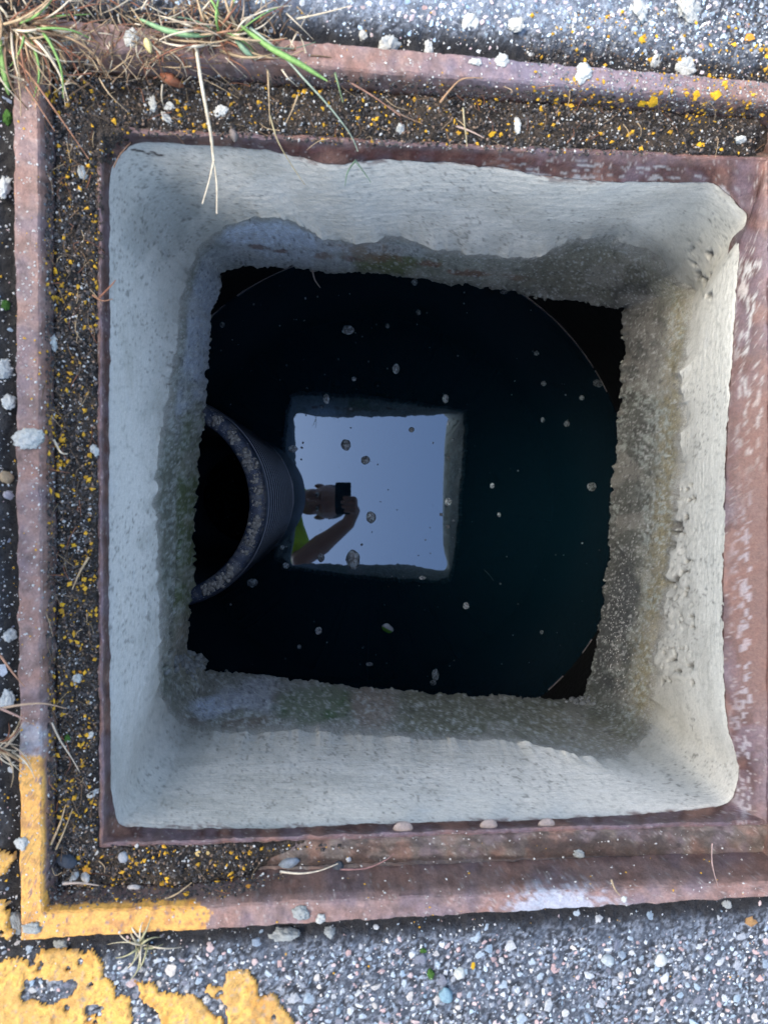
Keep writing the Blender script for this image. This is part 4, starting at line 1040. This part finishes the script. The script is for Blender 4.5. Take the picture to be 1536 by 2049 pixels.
# hanging rootlet under the upper edge and stem on the water
for pts, w_, cl, lb in (([(625, 541, -.40), (630, 560, -.42), (641, 576, -.43)], 4, (.30, .24, .20), 'small rootlet hanging under the upper shaft edge'),
                        ([(968, 1140, ZW), (978, 1150, ZW), (988, 1163, ZW)], 1.5, (.14, .16, .16), 'fine dark stem floating right of the reflected sky')):
    V, Fc = strand_geo([D(q[0], q[1], CAMZ-q[2]).tolist() for q in pts], w_*.0006, w_*.0002)
    tag(mesh('rootlet', V, Fc, M['grass'], np.tile(cl, (len(V), 1))), lb, 'root')
# tufts
def tuft(name, cx_, cy_, label, n, length, cols, spread=(0, 360), w_=(3, 7), z0=.002, hz=.02, rootr=18, thatch=0, tarea=None):
    t = empty(name, P3(cx_, cy_, 0)); tag(t, label, 'grass')
    for i in range(n):
        a = math.radians(random.uniform(*spread)); Lg = random.uniform(.45, 1)*length; b = a+random.uniform(-.5, .5)
        x0, y0 = cx_+random.gauss(0, rootr), cy_+random.gauss(0, rootr*.6); h = hz*random.uniform(.4, 1)
        pts = [(x0, y0, z0), (x0+math.cos(a)*Lg*.35, y0+math.sin(a)*Lg*.35, z0+h), (x0+math.cos((a+b)/2)*Lg*.7, y0+math.sin((a+b)/2)*Lg*.7, z0+h*.8), (x0+math.cos(b)*Lg, y0+math.sin(b)*Lg, z0+h*.1)]
        straw(pts, random.uniform(*w_), random.choice(cols), None, kind='taper', name='blade', parent=t, tip=.25)
    if thatch:
        Vs, Fs_, Cs = [], [], []; k = 0
        for _ in range(thatch):
            x0, y0 = random.uniform(tarea[0], tarea[2]), random.uniform(tarea[1], tarea[3])
            if random.random() > math.exp(-((x0-cx_)/(tarea[2]-tarea[0])*1.6)**2-((y0-cy_)/(tarea[3]-tarea[1])*1.3)**2)*1.3: continue
            a = random.uniform(0, 6.28); Lg = random.uniform(15, 80); z = random.uniform(.0, .012)
            v, f = strand_geo([P3(x0, y0, z), P3(x0+math.cos(a)*Lg*.5, y0+math.sin(a)*Lg*.5, z+random.uniform(0, .006)), P3(x0+math.cos(a+random.uniform(-.35, .35))*Lg, y0+math.sin(a+.1)*Lg, max(z-.006, -.002))], random.uniform(1.4, 4.5)*.00042, .0003, m=3)
            Vs.append(v); Fs_.append(f+k); k += len(v); Cs.append(np.tile(np.array(random.choice((STRAW, BRN, RED, PALE, BRN, (.24, .2, .15))))*random.uniform(.5, 1.1), (len(v), 1)))
        tag(mesh('dry_thatch', np.concatenate(Vs), np.concatenate(Fs_), M['grass'], np.concatenate(Cs), parent=t), kind='stuff')
tuft('grass_tuft', 40, 50, 'thick tuft of mixed dry and green grass over the upper left corner', 60, 190, (STRAW, STRAW, RED, PALE, PALE, GRN, BRN, (.33, .22, .12), (.4, .26, .14)), (-30, 100), thatch=720, tarea=(-60, -40, 420, 170))
tuft('grass_tuft', 440, 70, 'grass tuft growing over the top rail left of centre', 46, 150, (STRAW, GRN, RED, PALE, DGRN, STRAW, (.36, .28, .2), (.3, .16, .09)), (-200, 40), thatch=260, tarea=(250, -20, 620, 140), rootr=22)
tuft('grass_tuft', -5, 1500, 'dry straw tuft at the left edge above the yellow paint', 22, 75, (STRAW, PALE, (.45, .36, .26), RED), (-60, 60), w_=(2.5, 5), rootr=14)
tuft('grass_tuft', 288, 1890, 'small pale dry tuft growing below the yellow rail', 16, 82, (PALE, (.45, .40, .26), (.38, .36, .2)), (0, 360), w_=(3, 6), z0=-.004, hz=.012, rootr=8)
# fine roots and fibres in the left channel
Vs, Fs_, Cs = [], [], []; k = 0
for _ in range(420):
    if random.random() < .6: x0, y0 = random.uniform(90, 190), random.uniform(130, 1750)
    else: x0, y0 = random.uniform(100, 1530), random.uniform(170, 290) if random.random() < .7 else random.uniform(1690, 1810)
    if y0 > 1600 and x0 > 560: continue
    p, n = hit(x0, y0)
    if p is None: continue
    a = random.gauss(1.57, .7) if x0 < 200 else random.uniform(0, 6.28); Lg = random.uniform(.004, .022)
    q = np.array(p)+np.array([0, 0, .0012]); e = np.array([math.cos(a)*Lg, -math.sin(a)*Lg, 0]); b = np.array([random.gauss(0, .002), random.gauss(0, .002), .003])
    v, f = strand_geo([q, q+e*.5+b, q+e+np.array([0, 0, random.uniform(-.001, .003)])], random.uniform(.0004, .0011), .0003, m=3)
    Vs.append(v); Fs_.append(f+k); k += len(v); Cs.append(np.tile(np.array(random.choice((BRN, RED, STRAW, BRN, (.2, .15, .1))))*random.uniform(.4, 1.1), (len(v), 1)))
tag(mesh('root_fibres', np.concatenate(Vs), np.concatenate(Fs_), M['grass'], np.concatenate(Cs)), 'fine dead roots and fibres tangled in the channel soil', 'roots', kind='stuff')
# moss dots
for x, y, w_, lb in ((14, 236, 18, 'green moss patch outside the upper left rail'), (12, 610, 14, 'small moss patch outside the left rail'), (846, 1902, 12, 'moss patch on the lower asphalt near the rail'), (860, 1948, 16, 'larger moss patch on the lower asphalt'), (135, 1478, 11, 'dark green scrap on the left soil')):
    chunk('moss', x, y, w_, w_*1.3, lb, 'moss', 'moss patches', (.05, .13, .02), 700+x, .35, amp=.6)

# ============================================================ PERSON HOLDING THE PHONE (seen mirrored in the water)
def capsule(bm, a, b, ra, rb, n=14):
    a, b = Vector(a), Vector(b); d = b-a; L = max(d.length, 1e-5); q = d.to_track_quat('Z', 'Y')
    rings = []
    for i in range(5): e = -math.pi/2+i/4*math.pi/2; rings.append((ra*math.cos(e), ra*math.sin(e)))
    for i in range(5): e = i/4*math.pi/2; rings.append((rb*math.cos(e), L+rb*math.sin(e)))
    base = len(bm[0])
    for r, z in rings:
        for j in range(n):
            t = j/n*2*math.pi; bm[0].append(a+q@Vector((max(r, 1e-4)*math.cos(t), max(r, 1e-4)*math.sin(t), z)))
    for i in range(len(rings)-1):
        for j in range(n): bm[1].append((base+i*n+j, base+i*n+(j+1) % n, base+(i+1)*n+(j+1) % n, base+(i+1)*n+j))
    bm[1].append(tuple(base+j for j in reversed(range(n)))); bm[1].append(tuple(base+(len(rings)-1)*n+j for j in range(n)))
def ellip(bm, c_, r3, rot=None, n1=12, n2=18):
    c_ = Vector(c_); base = len(bm[0]); rot = rot or Matrix.Identity(3)
    for i in range(n1+1):
        for j in range(n2):
            a = i/n1*math.pi; a = min(max(a, .02), math.pi-.02); b = j/n2*2*math.pi
            bm[0].append(c_+rot@Vector((r3[0]*math.sin(a)*math.cos(b), r3[1]*math.sin(a)*math.sin(b), r3[2]*math.cos(a))))
    for i in range(n1):
        for j in range(n2): bm[1].append((base+i*n2+j, base+(i+1)*n2+j, base+(i+1)*n2+(j+1) % n2, base+i*n2+(j+1) % n2))
    bm[1].append(tuple(base+j for j in range(n2))); bm[1].append(tuple(base+n1*n2+j for j in reversed(range(n2))))
def skinned(name, bm, mat, vox, parent=None, it=3):
    me = bpy.data.meshes.new(name); me.from_pydata([tuple(v) for v in bm[0]], [], bm[1]); me.materials.append(mat)
    o = link(name, me, parent); r = o.modifiers.new('remesh', 'REMESH'); r.mode = 'VOXEL'; r.voxel_size = vox; r.use_smooth_shade = True
    s_ = o.modifiers.new('smooth', 'SMOOTH'); s_.iterations = it; s_.factor = .5; return o
gz = float(tilt(np.array(-.8)))-.004
person = empty('person', (-.72, -.02, gz)); tag(person, 'person in hi-vis yellow top leaning in with a phone, mirrored in the water', 'person')
HC = Vector((-.115, -.062, .975))             # head centre; face down, crown towards +x
Hm = Matrix.Rotation(math.radians(14), 3, 'Y') @ Matrix(((0, 0, 1), (0, 1, 0), (-1, 0, 0)))   # local: x front, y left, z crown
def H(x, y, z): return HC+Hm@Vector((x*1.08, y*1.20, z*1.10))
bm = ([], [])
ellip(bm, H(-.012, 0, .030), (.096, .086, .094), Hm)      # cranium
ellip(bm, H(.028, 0, -.035), (.064, .068, .082), Hm)      # face
ellip(bm, H(.045, 0, -.085), (.034, .036, .028), Hm)      # chin
for sy in (-1, 1):
    ellip(bm, H(.062, sy*.034, -.025), (.022, .024, .022), Hm)     # cheek
    ellip(bm, H(.074, sy*.028, .022), (.013, .027, .009), Hm)      # brow
    ellip(bm, H(-.005, sy*.067, -.010), (.014, .011, .028), Hm)    # ear
    ellip(bm, H(.098, sy*.010, -.034), (.010, .008, .008), Hm)     # nostril
capsule(bm, H(.080, 0, .012), H(.105, 0, -.028), .009, .013)       # nose
ellip(bm, H(.086, 0, -.058), (.012, .026, .007), Hm); ellip(bm, H(.083, 0, -.070), (.012, .022, .007), Hm)
NK = Vector((-.27, -.045, 1.05)); capsule(bm, H(-.03, 0, -.04), NK, .043, .056)
SHR, SHL = Vector((-.275, -.20, 1.03)), Vector((-.38, .17, 1.12)); HIP = Vector((-.86, -.02, .80))
capsule(bm, NK+Vector((-.05, 0, -.01)), SHR, .07, .062); capsule(bm, NK+Vector((-.05, 0, -.01)), SHL, .07, .062)
for sy in (-1, 1): capsule(bm, Vector((-.45, -.02+sy*.09, 1.06)), HIP+Vector((0, sy*.07, 0)), .105, .115)
ELR, WRR = Vector((-.205, -.335, .79)), Vector((.020, -.155, .69))
capsule(bm, SHR, ELR, .055, .043); capsule(bm, ELR, ELR*.55+WRR*.45, .046, .050); capsule(bm, ELR*.55+WRR*.45, WRR, .049, .030)
ELL, WRL = Vector((-.50, .28, .85)), Vector((-.555, .16, .635))
capsule(bm, SHL, ELL, .055, .043); capsule(bm, ELL, WRL, .044, .027)
# right hand round the phone: palm on its +x edge, fingers under the back, thumb on the screen side
PHX0, PHX1, PHY0, PHY1, PHZ = -.037, .035, -.113, .034, .643
capsule(bm, WRR, (.046, -.095, .664), .030, .027); capsule(bm, (.044, -.120, .668), (.050, -.050, .655), .020, .015)
for i, (fy, ln, r) in enumerate(((-.042, .050, .0088), (-.062, .058, .0090), (-.082, .054, .0086), (-.101, .044, .0076))):
    k0_ = Vector((.052, fy-.004, .656)); k1 = Vector((.051, fy, .637)); k2 = Vector((.051-ln*.55, fy+.002, .6325)); k3 = Vector((.051-ln, fy+.004, .6335))
    capsule(bm, k0_, k1, r*1.15, r*1.05, 10); capsule(bm, k1, k2, r*1.05, r*.95, 10); capsule(bm, k2, k3, r*.95, r*.85, 10)
capsule(bm, (.046, -.110, .672), (.040, -.070, .672), .013, .011, 10); capsule(bm, (.040, -.070, .672), (.018, -.045, .662), .011, .009, 10)
# left hand resting on the knee
capsule(bm, WRL, WRL+Vector((.03, 0, -.05)), .026, .028)
for i in range(4): b0 = WRL+Vector((.045, -.028+i*.019, -.052)); capsule(bm, b0, b0+Vector((.035, 0, -.02)), .009, .0085, 10); capsule(bm, b0+Vector((.035, 0, -.02)), b0+Vector((.045, 0, -.045-.004*(i in (1, 2)))), .0085, .0075, 10)
capsule(bm, WRL+Vector((.01, -.03, -.03)), WRL+Vector((.035, -.055, -.055)), .012, .009, 10)
KN = [Vector((-.56, -.17, .53)), Vector((-.56, .14, .54))]; AN = [Vector((-.80, -.17, gz+.09)), Vector((-.80, .13, gz+.09))]
for sy, kn, an in ((-1, KN[0], AN[0]), (1, KN[1], AN[1])):
    capsule(bm, HIP+Vector((0, sy*.09, -.02)), kn, .085, .058); capsule(bm, kn, an, .056, .038)
    capsule(bm, an+Vector((-.02, 0, -.05)), an+Vector((.17, 0, -.06)), .036, .028)
skinned('body', bm, M['skin'], .0036, person, 2)
hb = ([], []); ellip(hb, H(-.028, 0, .040), (.094, .088, .096), Hm); ellip(hb, H(-.045, 0, -.005), (.062, .074, .065), Hm)
skinned('hair', hb, M['hair'], .005, person, 2)
for sy in (-1, 1):
    e = ([], []); ellip(e, H(.074, sy*.030, .002), (.011, .013, .0085), Hm, 8, 12)
    me = bpy.data.meshes.new('eye'); me.from_pydata([tuple(v) for v in e[0]], [], e[1]); me.materials.append(M['eye']); link('eye', me, person)
    e = ([], []); ellip(e, H(.0825, sy*.030, .002), (.004, .0055, .0055), Hm, 6, 10)
    me = bpy.data.meshes.new('pupil'); me.from_pydata([tuple(v) for v in e[0]], [], e[1]); me.materials.append(M['hair']); link('pupil', me, person)
e = ([], []); ellip(e, H(.093, 0, -.0640), (.008, .021, .0045), Hm, 8, 14); me = bpy.data.meshes.new('mouth'); me.from_pydata([tuple(v) for v in e[0]], [], e[1]); me.materials.append(M['lips']); link('mouth', me, person)
vb = ([], [])
capsule(vb, NK+Vector((-.03, 0, -.005)), NK+Vector((.02, 0, -.01)), .085, .076)
capsule(vb, NK+Vector((-.05, 0, -.02)), SHR, .088, .078); capsule(vb, NK+Vector((-.05, 0, -.02)), SHL, .088, .078)
for sy in (-1, 1): capsule(vb, Vector((-.43, -.02+sy*.09, 1.05)), HIP+Vector((.02, sy*.07, .02)), .125, .128)
capsule(vb, SHR, SHR*.3+ELR*.7, .078, .074); capsule(vb, SHL, SHL*.25+ELL*.75, .078, .066)
skinned('hi_vis_top', vb, M['vest'], .009, person, 4)
tb = ([], [])
capsule(tb, HIP+Vector((.0, -.07, -.01)), HIP+Vector((0, .07, -.01)), .135, .135)
for sy, kn, an in ((-1, KN[0], AN[0]), (1, KN[1], AN[1])): capsule(tb, HIP+Vector((0, sy*.09, -.02)), kn, .11, .075); capsule(tb, kn, an+Vector((0, 0, .0)), .075, .060)
skinned('trousers', tb, M['trouser'], .010, person, 4)
for an in AN:
    bb = ([], []); capsule(bb, an+Vector((0, 0, .03)), an+Vector((-.01, 0, -.04)), .052, .05); capsule(bb, an+Vector((-.03, 0, -.05)), an+Vector((.19, 0, -.055)), .043, .036)
    for i, v in enumerate(bb[0]): v.z = max(v.z, gz)
    skinned('boot', bb, M['boot'], .007, person, 3)
# phone
def rbox(x0, x1, y0, y1, z0, z1, r=.009, n=6):
    V = []; 
    for z, ins in ((z0, .001), (z0+.0015, 0), (z1-.0015, 0), (z1, .001)):
        for cx_, cy_, a0 in ((x1-r, y1-r, 0), (x0+r, y1-r, 90), (x0+r, y0+r, 180), (x1-r, y0+r, 270)):
            for k in range(n+1): a = math.radians(a0+k*90/n); V.append((cx_+(r-ins)*math.cos(a), cy_+(r-ins)*math.sin(a), z))
    m_ = 4*(n+1); Fc = [tuple(reversed(range(m_))), tuple(range(3*m_, 4*m_))]
    for i in range(3):
        for j in range(m_): Fc.append((i*m_+j, i*m_+(j+1) % m_, (i+1)*m_+(j+1) % m_, (i+1)*m_+j))
    return V, Fc
phone = empty('phone', (0, -.04, PHZ)); tag(phone, 'black phone held over the pit, mirrored in the water as it takes the picture', 'phone')
V, Fc = rbox(PHX0, PHX1, PHY0, PHY1, PHZ+.001, PHZ+.0085); me = bpy.data.meshes.new('case'); me.from_pydata(V, [], Fc); me.materials.append(M['phone']); link('case', me, phone)
V, Fc = rbox(PHX0+.002, PHX1-.002, PHY0+.002, PHY1-.002, PHZ+.0086, PHZ+.0090); me = bpy.data.meshes.new('screen'); me.from_pydata(V, [], Fc); me.materials.append(M['phone']); link('screen', me, phone)
for lx, ly in ((0, .002), (.020, .002), (.010, .020)):
    n_ = 20; V = [(lx+r*math.cos(j/n_*6.2832), ly+r*math.sin(j/n_*6.2832), z) for r, z in ((.0075, PHZ+.001), (.0075, PHZ-.0008), (.0058, PHZ-.0008), (.0058, PHZ+.0006)) for j in range(n_)]
    Fc = [(i*n_+j, i*n_+(j+1) % n_, (i+1)*n_+(j+1) % n_, (i+1)*n_+j) for i in range(3) for j in range(n_)]+[tuple(3*n_+j for j in range(n_))]
    me = bpy.data.meshes.new('lens'); me.from_pydata(V, [], Fc); me.materials.append(M['phone']); link('lens', me, phone)
print('stones', len(stones), 'objs', len(bpy.data.objects))
